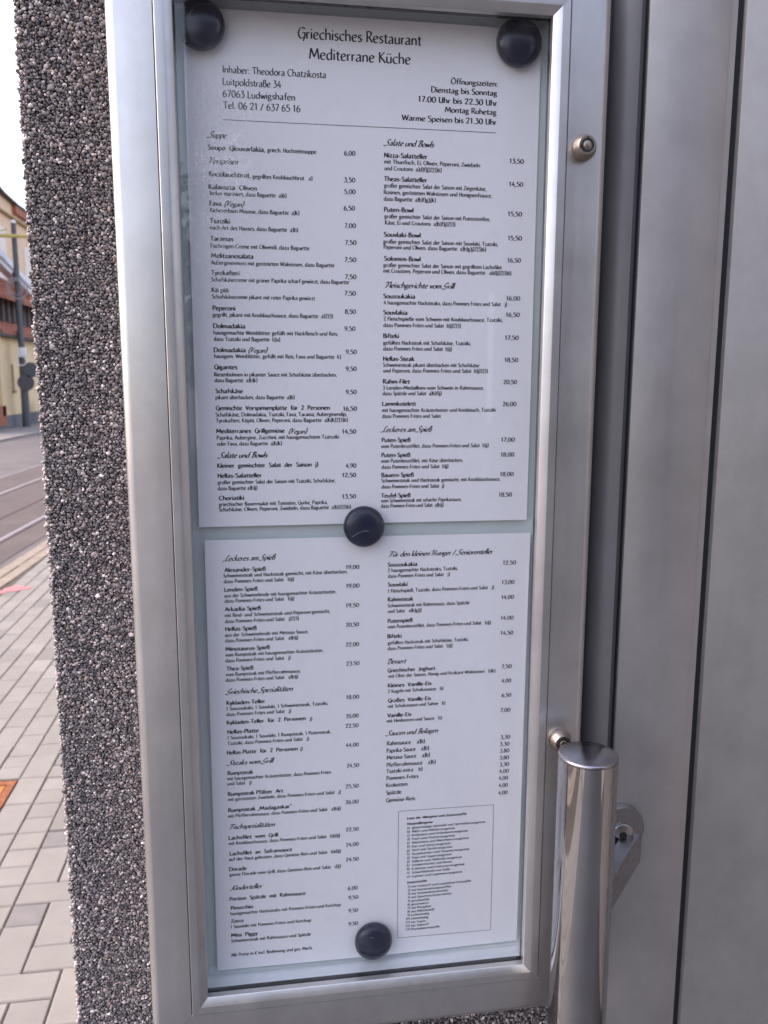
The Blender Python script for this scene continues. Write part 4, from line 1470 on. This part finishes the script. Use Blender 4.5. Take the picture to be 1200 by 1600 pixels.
BOWL_B = SP(.07, .45, .20, .60, .36, .58, .45, .36, .40, .10, .24, 0, .07, .05)
BOWL_D = SP(.42, .56, .24, .61, .09, .48, .05, .26, .14, .03, .28, .02, .42, .18)
STROKES = {
    'a': (.47, [SP(.07, .53, .17, .61, .30, .60, .36, .46, .36, .10, .42, .0), SP(.36, .36, .16, .30, .05, .14, .15, .0, .36, .13)]),
    'b': (.50, [PL(.07, 1.05, .07, .02), BOWL_B]),
    'c': (.43, [SP(.41, .55, .26, .61, .10, .50, .05, .30, .12, .08, .26, .0, .41, .07)]),
    'd': (.52, [PL(.42, 1.05, .42, 0), BOWL_D]),
    'e': (.46, [SP(.06, .30, .22, .34, .39, .42, .35, .56, .22, .61, .09, .50, .05, .27, .13, .05, .27, .0, .42, .08)]),
    'f': (.33, [SP(.37, 1.0, .28, 1.04, .18, .94, .16, .75, .16, .35, .16, .0), PL(.02, .60, .33, .61)]),
    'g': (.47, [EL(.20, .43, .15, .17), SP(.13, .26, .09, .15, .18, .08, .34, .04, .40, -.10, .28, -.27, .10, -.27, .04, -.14, .14, -.0), PL(.31, .56, .43, .61)]),
    'h': (.50, [PL(.07, 1.05, .07, 0), SP(.07, .42, .20, .58, .33, .58, .41, .42, .41, .2, .41, 0)]),
    'i': (.17, [PL(.075, .61, .075, 0), DOT(.08, .86)]),
    'j': (.20, [SP(.10, .61, .10, .2, .10, -.12, .04, -.26, -.05, -.30), DOT(.11, .86)]),
    'k': (.45, [PL(.07, 1.05, .07, 0), PL(.37, .61, .09, .28), PL(.14, .33, .42, 0)]),
    'l': (.17, [PL(.075, 1.05, .075, 0)]),
    'm': (.74, [PL(.07, .61, .07, 0), SP(.07, .42, .18, .58, .29, .58, .355, .42, .355, .2, .355, 0), SP(.355, .42, .47, .58, .58, .58, .65, .42, .65, .2, .65, 0)]),
    'n': (.50, [PL(.07, .61, .07, 0), SP(.07, .42, .20, .58, .33, .58, .41, .42, .41, .2, .41, 0)]),
    'o': (.52, [EL(.26, .305, .21, .305)]),
    'p': (.50, [PL(.07, .61, .07, -.32), BOWL_B]),
    'q': (.52, [PL(.42, .61, .42, -.32), BOWL_D]),
    'r': (.32, [PL(.07, .61, .07, 0), SP(.07, .40, .15, .55, .29, .60)]),
    's': (.37, [SP(.32, .55, .20, .61, .09, .55, .09, .42, .25, .28, .32, .15, .22, .01, .05, .05)]),
    't': (.32, [SP(.14, .82, .14, .45, .14, .13, .20, .01, .31, .04), PL(.01, .60, .30, .61)]),
    'u': (.50, [SP(.07, .61, .07, .35, .08, .12, .19, .01, .33, .05, .41, .18), PL(.41, .61, .41, 0)]),
    'v': (.41, [PL(.02, .61, .20, 0), PL(.20, 0, .39, .61)]),
    'w': (.62, [PL(.02, .61, .17, 0), PL(.17, 0, .31, .55), PL(.31, .55, .45, 0), PL(.45, 0, .60, .61)]),
    'x': (.40, [PL(.03, .61, .37, 0), PL(.37, .61, .03, 0)]),
    'y': (.41, [PL(.03, .61, .20, .06), PL(.39, .61, .11, -.32)]),
    'z': (.39, [PL(.04, .59, .35, .59), PL(.35, .59, .04, .02), PL(.04, .02, .37, .02)]),
    'ß': (.48, [SP(.07, 0, .07, .45, .08, .84, .17, 1.01, .30, .98, .36, .82, .28, .66, .20, .58), SP(.20, .58, .36, .52, .43, .28, .36, .05, .22, 0, .15, .04)]),
    'A': (.57, [PL(.29, 1, .02, 0), PL(.29, 1, .56, 0), PL(.11, .34, .48, .34)]),
    'B': (.49, [PL(.09, 1, .09, 0), SP(.03, .97, .24, 1.0, .39, .90, .36, .66, .22, .55, .09, .54), SP(.09, .54, .32, .53, .45, .32, .38, .06, .20, 0, .09, .01)]),
    'C': (.60, [SP(.57, .90, .38, 1.0, .16, .88, .06, .5, .16, .12, .38, 0, .57, .10)]),
    'D': (.68, [PL(.10, 1, .10, 0), SP(.02, .97, .30, 1.0, .54, .84, .62, .5, .50, .12, .28, 0, .10, .02)]),
    'E': (.46, [PL(.09, 1, .09, 0), PL(.09, .98, .41, .98), PL(.09, .53, .36, .53), PL(.09, .02, .43, .02)]),
    'F': (.43, [PL(.09, 1, .09, 0), PL(.09, .98, .41, .98), PL(.09, .53, .35, .53)]),
    'G': (.64, [SP(.58, .88, .44, 1.0, .20, .90, .06, .5, .15, .12, .32, .02, .50, .14), SP(.38, .50, .52, .54, .60, .44, .56, .12, .44, -.24)]),
    'H': (.60, [PL(.12, 1, .12, 0), PL(.52, 1, .52, 0), PL(.0, .55, .52, .53)]),
    'I': (.20, [PL(.10, 1, .10, 0), PL(.0, .95, .10, .99)]),
    'J': (.30, [SP(.22, 1, .22, .5, .20, .08, .12, -.10, .0, -.16)]),
    'K': (.56, [PL(.09, 1, .09, 0), PL(.48, 1, .10, .50), PL(.16, .56, .56, 0)]),
    'L': (.45, [PL(.09, 1, .09, 0), PL(.09, .02, .43, .02)]),
    'M': (.82, [PL(.15, 1, .04, 0), PL(.15, 1, .41, .18), PL(.41, .18, .66, 1), PL(.66, 1, .77, 0)]),
    'N': (.64, [PL(.09, 0, .09, 1), PL(.09, 1, .55, 0), PL(.55, 0, .55, 1)]),
    'O': (.74, [EL(.37, .5, .32, .5)]),
    'P': (.47, [PL(.09, 1, .09, 0), SP(.02, .97, .24, 1.0, .42, .90, .41, .62, .26, .46, .09, .46)]),
    'R': (.54, [PL(.09, 1, .09, 0), SP(.02, .97, .24, 1.0, .42, .90, .40, .64, .26, .50, .09, .49), PL(.24, .50, .53, 0)]),
    'S': (.47, [SP(.42, .90, .26, 1.0, .11, .92, .09, .70, .24, .54, .40, .36, .40, .14, .26, .0, .05, .07)]),
    'T': (.56, [PL(.0, .97, .56, .99), PL(.28, .98, .28, 0)]),
    'U': (.60, [SP(.0, .96, .09, .96, .10, .6, .11, .22, .22, .02, .40, .05, .50, .22), PL(.51, 1, .51, 0)]),
    'V': (.55, [PL(.02, 1, .27, 0), PL(.27, 0, .53, 1)]),
    'W': (.84, [PL(.02, 1, .21, 0), PL(.21, 0, .42, .92), PL(.42, .92, .61, 0), PL(.61, 0, .82, 1)]),
    'Z': (.54, [PL(.05, .97, .48, .97), PL(.48, .97, .04, .03), PL(.04, .03, .51, .03)]),
    '0': (.52, [EL(.26, .49, .21, .49)]),
    '1': (.40, [PL(.07, .82, .22, 1.0), PL(.22, 1.0, .22, 0)]),
    '2': (.50, [SP(.06, .76, .13, .95, .27, 1.0, .40, .86, .36, .60, .20, .28, .07, .03), PL(.07, .03, .46, .04)]),
    '3': (.48, [PL(.06, .98, .40, .98), PL(.40, .98, .20, .60), SP(.20, .60, .36, .56, .43, .32, .32, .04, .16, -.01, .04, .06)]),
    '4': (.52, [PL(.34, 1, .04, .32), PL(.04, .32, .49, .32), PL(.36, .62, .36, -.02)]),
    '5': (.48, [PL(.40, .98, .13, .98), PL(.13, .98, .10, .58), SP(.10, .58, .28, .60, .42, .42, .38, .12, .22, .0, .04, .05)]),
    '6': (.50, [SP(.38, 1.0, .18, .80, .07, .42, .11, .08, .26, .0, .42, .16, .42, .40, .28, .56, .10, .44)]),
    '7': (.46, [PL(.05, .98, .43, .98), PL(.43, .98, .15, 0)]),
    '8': (.50, [EL(.25, .76, .15, .23), EL(.25, .27, .19, .27)]),
    '9': (.50, [SP(.12, -.02, .32, .20, .43, .56, .39, .90, .24, .99, .08, .84, .08, .60, .22, .44, .40, .56)]),
    ',': (.17, [PL(.10, .08, .03, -.16)]),
    '.': (.17, [DOT(.07, .05)]),
    ':': (.18, [DOT(.08, .06), DOT(.08, .52)]),
    '-': (.30, [PL(.03, .32, .26, .34)]),
    '/': (.40, [PL(.34, 1.0, .03, -.05)]),
    '(': (.26, [SP(.22, 1.08, .10, .80, .06, .45, .10, .08, .22, -.20)]),
    ')': (.26, [SP(.04, 1.08, .16, .80, .20, .45, .16, .08, .04, -.20)]),
    '„': (.30, [PL(.12, .08, .04, -.16), PL(.25, .08, .17, -.16)]),
    '“': (.30, [PL(.04, 1.04, .11, .80), PL(.17, 1.04, .24, .80)]),
    '€': (.56, [SP(.52, .92, .36, 1.0, .18, .86, .12, .5, .18, .14, .36, 0, .52, .08), PL(.02, .60, .42, .60), PL(.02, .42, .40, .42)]),
}
for base, acc in (('a', 'ä'), ('o', 'ö'), ('u', 'ü')):
    w_, st_ = STROKES[base]
    STROKES[acc] = (w_, st_ + [DOT(.15, .84), DOT(.34, .84)])
for base, acc in (('O', 'Ö'), ('A', 'Ä'), ('U', 'Ü')):
    w_, st_ = STROKES[base]
    STROKES[acc] = (w_, st_ + [DOT(w_ / 2 - .11, 1.16), DOT(w_ / 2 + .11, 1.16)])
# swash capitals for the script headings
SCRIPT = {
    'S': (.62, [SP(.60, .86, .50, 1.0, .32, .94, .24, .74, .40, .52, .48, .26, .30, .02, .05, -.06, -.22, .04), ]),
    'L': (.62, [SP(.58, .92, .44, 1.0, .30, .80, .26, .40, .16, .08, -.08, -.04, -.18, .06), SP(.0, .0, .24, .04, .60, .02)]),
    'B': (.60, [SP(.28, 1, .20, .5, .14, 0), SP(-.05, .82, .16, .98, .40, 1.0, .54, .86, .42, .62, .22, .54), SP(.24, .54, .52, .48, .50, .14, .28, 0, .06, .02)]),
    'V': (.66, [SP(-.10, .90, .12, 1.0, .18, .70, .16, .10), PL(.16, .06, .62, 1)]),
    'F': (.58, [SP(.34, .92, .26, .5, .14, .05, -.02, -.04), SP(-.12, .80, .06, .98, .36, .94, .66, 1.0), PL(.10, .50, .46, .54)]),
    'G': (.66, [SP(.56, .86, .44, 1.0, .22, .88, .10, .56, .20, .36, .40, .42, .56, .56), SP(.56, .56, .46, .1, .24, -.12, -.08, -.06, -.14, .06)]),
    'D': (.70, [SP(.30, .98, .22, .5, .14, .05, .40, .0, .64, .34, .60, .78, .34, 1.0, .02, .92, -.10, .74)]),
    'K': (.66, [SP(.26, .98, .16, .4, .04, .0, -.16, .02), SP(.66, 1.0, .42, .72, .20, .50), SP(.22, .50, .38, .3, .60, .0)]),
    'H': (.80, [SP(-.16, .72, .06, .98, .26, .96, .18, .4, .08, 0), SP(.66, 1, .58, .5, .52, 0), SP(.14, .48, .4, .50, .62, .56)]),
}


def cr_spline(p, n=6):
    out = []
    m = len(p)
    for i in range(m - 1):
        p0, p1, p2, p3 = p[max(i - 1, 0)], p[i], p[i + 1], p[min(i + 2, m - 1)]
        for k in range(n):
            t = k / n
            out.append(tuple(0.5 * ((2 * p1[j]) + (-p0[j] + p2[j]) * t + (2 * p0[j] - 5 * p1[j] + 4 * p2[j] - p3[j]) * t * t + (-p0[j] + 3 * p1[j] - 3 * p2[j] + p3[j]) * t ** 3) for j in (0, 1)))
    out.append(p[-1])
    return out


def pen_glyph(ch, weight, contrast, fine, script):
    adv, strokes = (SCRIPT.get(ch) if script and ch in SCRIPT else None) or STROKES[ch]
    V, F = [], []
    nib = R(32)
    for kind, dat in strokes:
        if kind == 'd':
            x, y = dat
            r = weight * 0.62
            b = len(V)
            V += [(x - r, y), (x, y - r), (x + r, y), (x, y + r)]
            F.append((b, b + 1, b + 2, b + 3))
            continue
        closed = kind == 'e'
        if kind == 'l':
            pts = dat
        elif kind == 's':
            pts = cr_spline(dat, 6 if fine else 3)
        else:
            cx, cy, rx, ry = dat
            n = 24 if fine else 12
            pts = [(cx + rx * math.cos(2 * math.pi * k / n), cy + ry * math.sin(2 * math.pi * k / n)) for k in range(n)]
        n = len(pts)
        b = len(V)
        for k in range(n):
            if closed:
                a, c = pts[k - 1], pts[(k + 1) % n]
            else:
                a, c = pts[max(k - 1, 0)], pts[min(k + 1, n - 1)]
            dx, dy = c[0] - a[0], c[1] - a[1]
            ln = math.hypot(dx, dy) or 1
            dx, dy = dx / ln, dy / ln
            th = math.atan2(dy, dx)
            hw = weight * 0.5 * (1 - contrast + contrast * abs(math.sin(th - nib)) * 1.12)
            V.append((pts[k][0] - dy * hw, pts[k][1] + dx * hw))
            V.append((pts[k][0] + dy * hw, pts[k][1] - dx * hw))
        for k in range(n if closed else n - 1):
            i, j = b + 2 * k, b + 2 * ((k + 1) % n)
            F.append((i, j, j + 1, i + 1))
    return np.array(V), F, adv


USED = sorted(set(''.join(l.split('|', 4)[4] for l in (PAGE_ONE + '\n' + PAGE_TWO).split('\n') if l)) - {' '})


def pen_font(weight, contrast, fine=False, script=False):
    d = {ch: pen_glyph(ch, weight, contrast, fine, script) for ch in USED}
    d[' '] = (np.zeros((0, 2)), [], 0.24)
    return d


GL = {'title': pen_font(0.14, 0.5, True), 'address': pen_font(0.145, 0.45, True), 'hours': pen_font(0.175, 0.4, True),
      'script': pen_font(0.18, 0.55, True, True), 'bold': pen_font(0.20, 0.35), 'text': pen_font(0.18, 0.35),
      'price': pen_font(0.17, 0.3), 'small': pen_font(0.15, 0.1), 'small_bold': pen_font(0.21, 0.1)}
# style: pen, capital height in metres, small-letter scale, slant, part name
STY = {
    'T': ('title', 0.0058, 1.0, 0.0, 'title_text'),
    'I': ('address', 0.0037, 1.0, 0.0, 'address_text'),
    'O': ('hours', 0.0031, 1.0, 0.0, 'opening_hours_text'),
    'H': ('script', 0.0034, 0.88, 0.36, 'heading_text'),
    'V': ('script', 0.0030, 0.85, 0.36, 'heading_text'),
    'B': ('bold', 0.0026, 1.05, 0.0, 'dish_name_text'),
    'S': ('text', 0.0023, 1.05, 0.0, 'description_text'),
    'M': ('text', 0.0027, 1.05, 0.0, 'side_dish_text'),
    'P': ('price', 0.0026, 1.0, 0.0, 'price_text'),
    'N': ('small_bold', 0.0016, 1.12, 0.0, 'allergen_text'),
    'Q': ('small', 0.0016, 1.12, 0.0, 'allergen_text'),
}


def print_page(data, root):
    parts = {}
    for line in data.strip().split('\n'):
        x, z, w, s, t = line.split('|', 4)
        x, z, w = float(x) / 1000, float(z) / 1000, float(w) / 1000
        ck, caph, xs, slant, part = STY[s]
        G = GL[ck]
        k = caph
        pen = 0.0
        items = []
        lo, hi = None, None
        for ch in t:
            V, F, adv = G[ch]
            if len(V):
                items.append((pen, V, F))
                a, b = V[:, 0].min() + pen, V[:, 0].max() + pen
                lo = a if lo is None else min(lo, a)
                hi = b if hi is None else max(hi, b)
            pen += adv + 0.045
        kx = w / max(hi - lo, 1e-6)
        VV, FF = parts.setdefault(part, ([], []))
        for (px, V, F) in items:
            b = len(VV)
            X = (V[:, 0] + px - lo) * kx
            Y = V[:, 1].copy()
            if xs != 1.0:                                    # small letters resized against the capitals
                xh = 0.61
                Y = np.where(Y <= 0, Y, np.where(Y < xh, Y * xs, xh * xs + (Y - xh) * (1 - xh * xs) / (1 - xh)))
            Y = Y * k
            X = X + Y * slant
            for i in range(len(X)):
                wx, wz = x + X[i], z + Y[i]
                VV.append((wx, bulge(wx, wz) - 0.00009, wz))
            FF.extend([tuple(b + q for q in ff) for ff in F])
    for part, (VV, FF) in parts.items():
        mesh_obj(part, VV, FF, M['ink'], root)


print_page(PAGE_ONE, sheet_a)
print_page(PAGE_TWO, sheet_b)


def rule(name, pts, wdt, root, closed=False):
    v, f = [], []
    n = len(pts)
    for k in range(n if closed else n - 1):
        a, b = Vector(pts[k]), Vector(pts[(k + 1) % n])
        d = (b - a)
        ln = d.length
        d.normalize()
        nn = Vector((-d.y, d.x)) * wdt / 2
        m = max(1, int(ln / 0.006))
        for i in range(m):
            p_, q_ = a + d * ln * i / m, a + d * ln * (i + 1) / m
            s = len(v)
            for c_ in (p_ - nn, q_ - nn, q_ + nn, p_ + nn):
                v.append((c_.x, bulge(c_.x, c_.y) - 0.00010, c_.y))
            f.append((s, s + 1, s + 2, s + 3))
    mesh_obj(name, v, f, M['ink'], root)


rule('rule', [(-0.0844, -0.0590), (0.0780, -0.0592)], 0.00032, sheet_a)
rule('allergen_box', [(0.0204, -0.4964), (0.0872, -0.4971), (0.0872, -0.5923), (0.0199, -0.5908)], 0.00028, sheet_b, True)

# ------------------------------------------------------------------ magnets
mags = [(-0.0952, -0.0108, 0.0136, 'black domed magnet at the upper left corner of the upper menu sheet'),
        (0.0898, -0.0094, 0.0138, 'black domed magnet at the upper right corner of the upper menu sheet'),
        (-0.0034, -0.2985, 0.0131, 'black domed magnet pinning the middle where the two menu sheets meet'),
        (0.0026, -0.5885, 0.0130, 'black domed magnet at the bottom edge of the lower menu sheet')]
for i, (x, z, r_, lab) in enumerate(mags):
    y0 = -0.0022
    prof = [(r_ * 0.93, 0.0), (r_ * 0.985, 0.0012), (r_, 0.0030), (r_ * 0.985, 0.0046), (r_ * 0.93, 0.0060), (r_ * 0.80, 0.0072), (r_ * 0.60, 0.0080), (r_ * 0.35, 0.0085), (r_ * 0.12, 0.0087)]
    mg = lathe('magnet', prof, (x, y0, z), M['magnet'], None, 'Y', 64, 60, loc=(x, y0, z))
    mg['label'] = lab
    mg['category'] = 'magnet'
    mg['group'] = 'round magnets holding the menu sheets'
    sc = [(-0.35, 0.30, 0.25, 1.0), (0.1, 0.75, 0.12, 1.9), (-0.2, -0.18, 0.42, 0.35), (-0.1, 0.5, 0.15, 2.5)][i]
    pts = []
    for q in range(9):
        t = q / 8 - 0.5
        pts.append((x + r_ * (sc[0] + sc[2] * 2 * t * math.cos(sc[3]) - 0.12 * t * t), z + r_ * (sc[1] + sc[2] * 2 * t * math.sin(sc[3]) - 0.5 * t * t)))
    v, f = [], []
    hts = [a for a, b in prof][::-1]
    for q, (a, b) in enumerate(pts):
        rad = math.hypot(a - x, b - z)
        yy = y0 - float(np.interp(rad, hts, [bb for aa, bb in prof][::-1])) - 0.00005
        for s in (-1, 1):
            v.append((a, yy, b + s * 0.00013))
        if q:
            f.append((2 * q - 2, 2 * q - 1, 2 * q + 1, 2 * q))
    mesh_obj('scratch', v, f, M['scratch'], mg)

# ------------------------------------------------------------------ unseen surroundings added behind the camera to darken glass and steel reflections
back = empty('added_dark_building', 'low dark building added unseen behind the camera to darken reflections', 'building', (3, -9, GZ))
box('wall', -0.75, 7.0, -14.0, -9.0, GZ, 3.9, M['far_render'], back)
for ix in range(3):
    x0, z0 = 2.2 + ix * 1.7, GZ + 1.0
    w = box('window', x0, x0 + 0.8, -8.998, -8.95, z0, z0 + 1.5, M['window'], back)
    box('frame', x0 + 0.37, x0 + 0.43, -8.948, -8.93, z0, z0 + 1.5, M['trim'], w)
step = empty('added_dark_step', 'dark granite landing added unseen to darken reflections in the metal', 'step', (0.6, -0.7, GZ))  # made-up landing, lowers the ground light mirrored in the metal
box('slab', -1.2, 1.349, -2.6, WY - 0.003, GZ + 0.0005, GZ + 0.12, M['granite'], step, 0.006)
structure(mesh_obj('added_yard', [(-1.5, -30, GZ + 0.004), (30, -30, GZ + 0.004), (30, -2.62, GZ + 0.004), (-1.5, -2.62, GZ + 0.004)], [(0, 1, 2, 3)], M['added_yard']))  # out-of-view dark ground, added to keep mirrored light low
side = empty('added_recess_wall', 'dark pebbled wall added unseen on the right to shade the entrance', 'wall', (1.45, -0.6, GZ))  # added blocker: dims side light on frame, door and handle
box('wall_body', 1.352, 1.60, -1.3, WY - 0.002, GZ - 0.01, 2.4, M['cement'], side)

# unseen foliage added behind the camera: its twigs break up the bright sky that the glass mirrors
tr = empty('added_tree', 'small leafy crown on a trunk, added unseen to break up the mirrored sky', 'added_tree', (-1.05, -7.2, GZ))
tb = Vector((-1.05, -7.2, GZ))


def limb_vf(V, F, a, b, ra, rb, n=7):
    d = (b - a).normalized()
    u = d.orthogonal().normalized()
    w_ = d.cross(u)
    s = len(V)
    for (c_, r_) in ((a, ra), (b, rb)):
        for k in range(n):
            t = 2 * math.pi * k / n
            V.append(tuple(c_ + u * r_ * math.cos(t) + w_ * r_ * math.sin(t)))
    for k in range(n):
        F.append((s + k, s + (k + 1) % n, s + n + (k + 1) % n, s + n + k))


V, F = [], []
limb_vf(V, F, tb, tb + Vector((0.03, 0, 1.2)), 0.10, 0.08, 12)
limb_vf(V, F, tb + Vector((0.03, 0, 1.2)), tb + Vector((0.0, 0.05, 2.4)), 0.08, 0.055, 12)
mesh_obj('trunk', V, F, M['bark'], tr, True)
V, F, tips = [], [], []
for i in range(46):
    h = random.uniform(1.1, 2.4)
    a = tb + Vector((0.02, 0.02, h))
    ang, el = random.uniform(0, 2 * math.pi), random.uniform(0.15, 1.2)
    L_ = random.uniform(0.5, 1.3)
    b = a + Vector((math.cos(ang) * math.cos(el), math.sin(ang) * math.cos(el), math.sin(el))) * L_
    limb_vf(V, F, a, b, 0.024, 0.008)
    for j in range(5):
        c_ = a + (b - a) * random.uniform(0.4, 1.0)
        e_ = c_ + Vector((random.gauss(0, 1), random.gauss(0, 1), random.gauss(0.4, 1))).normalized() * random.uniform(0.15, 0.4)
        limb_vf(V, F, c_, e_, 0.007, 0.003, 4)
        tips.append((c_, e_))
mesh_obj('branches', V, F, M['bark'], tr, True)
V, F = [], []
for (a, b) in tips:
    for j in range(22):
        c_ = a + (b - a) * random.uniform(0.2, 1.15) + Vector((random.gauss(0, .05), random.gauss(0, .05), random.gauss(0, .05)))
        u = Vector((random.gauss(0, 1), random.gauss(0, 1), random.gauss(0, 1))).normalized()
        w_ = u.orthogonal().normalized()
        s = len(V)
        V += [tuple(c_ - u * 0.035), tuple(c_ + w_ * 0.018), tuple(c_ + u * 0.035), tuple(c_ - w_ * 0.018)]
        F.append((s, s + 1, s + 2, s + 3))
lv = mesh_obj('leaves', V, F, M['leaf'], tr)
lv['kind'] = 'stuff'
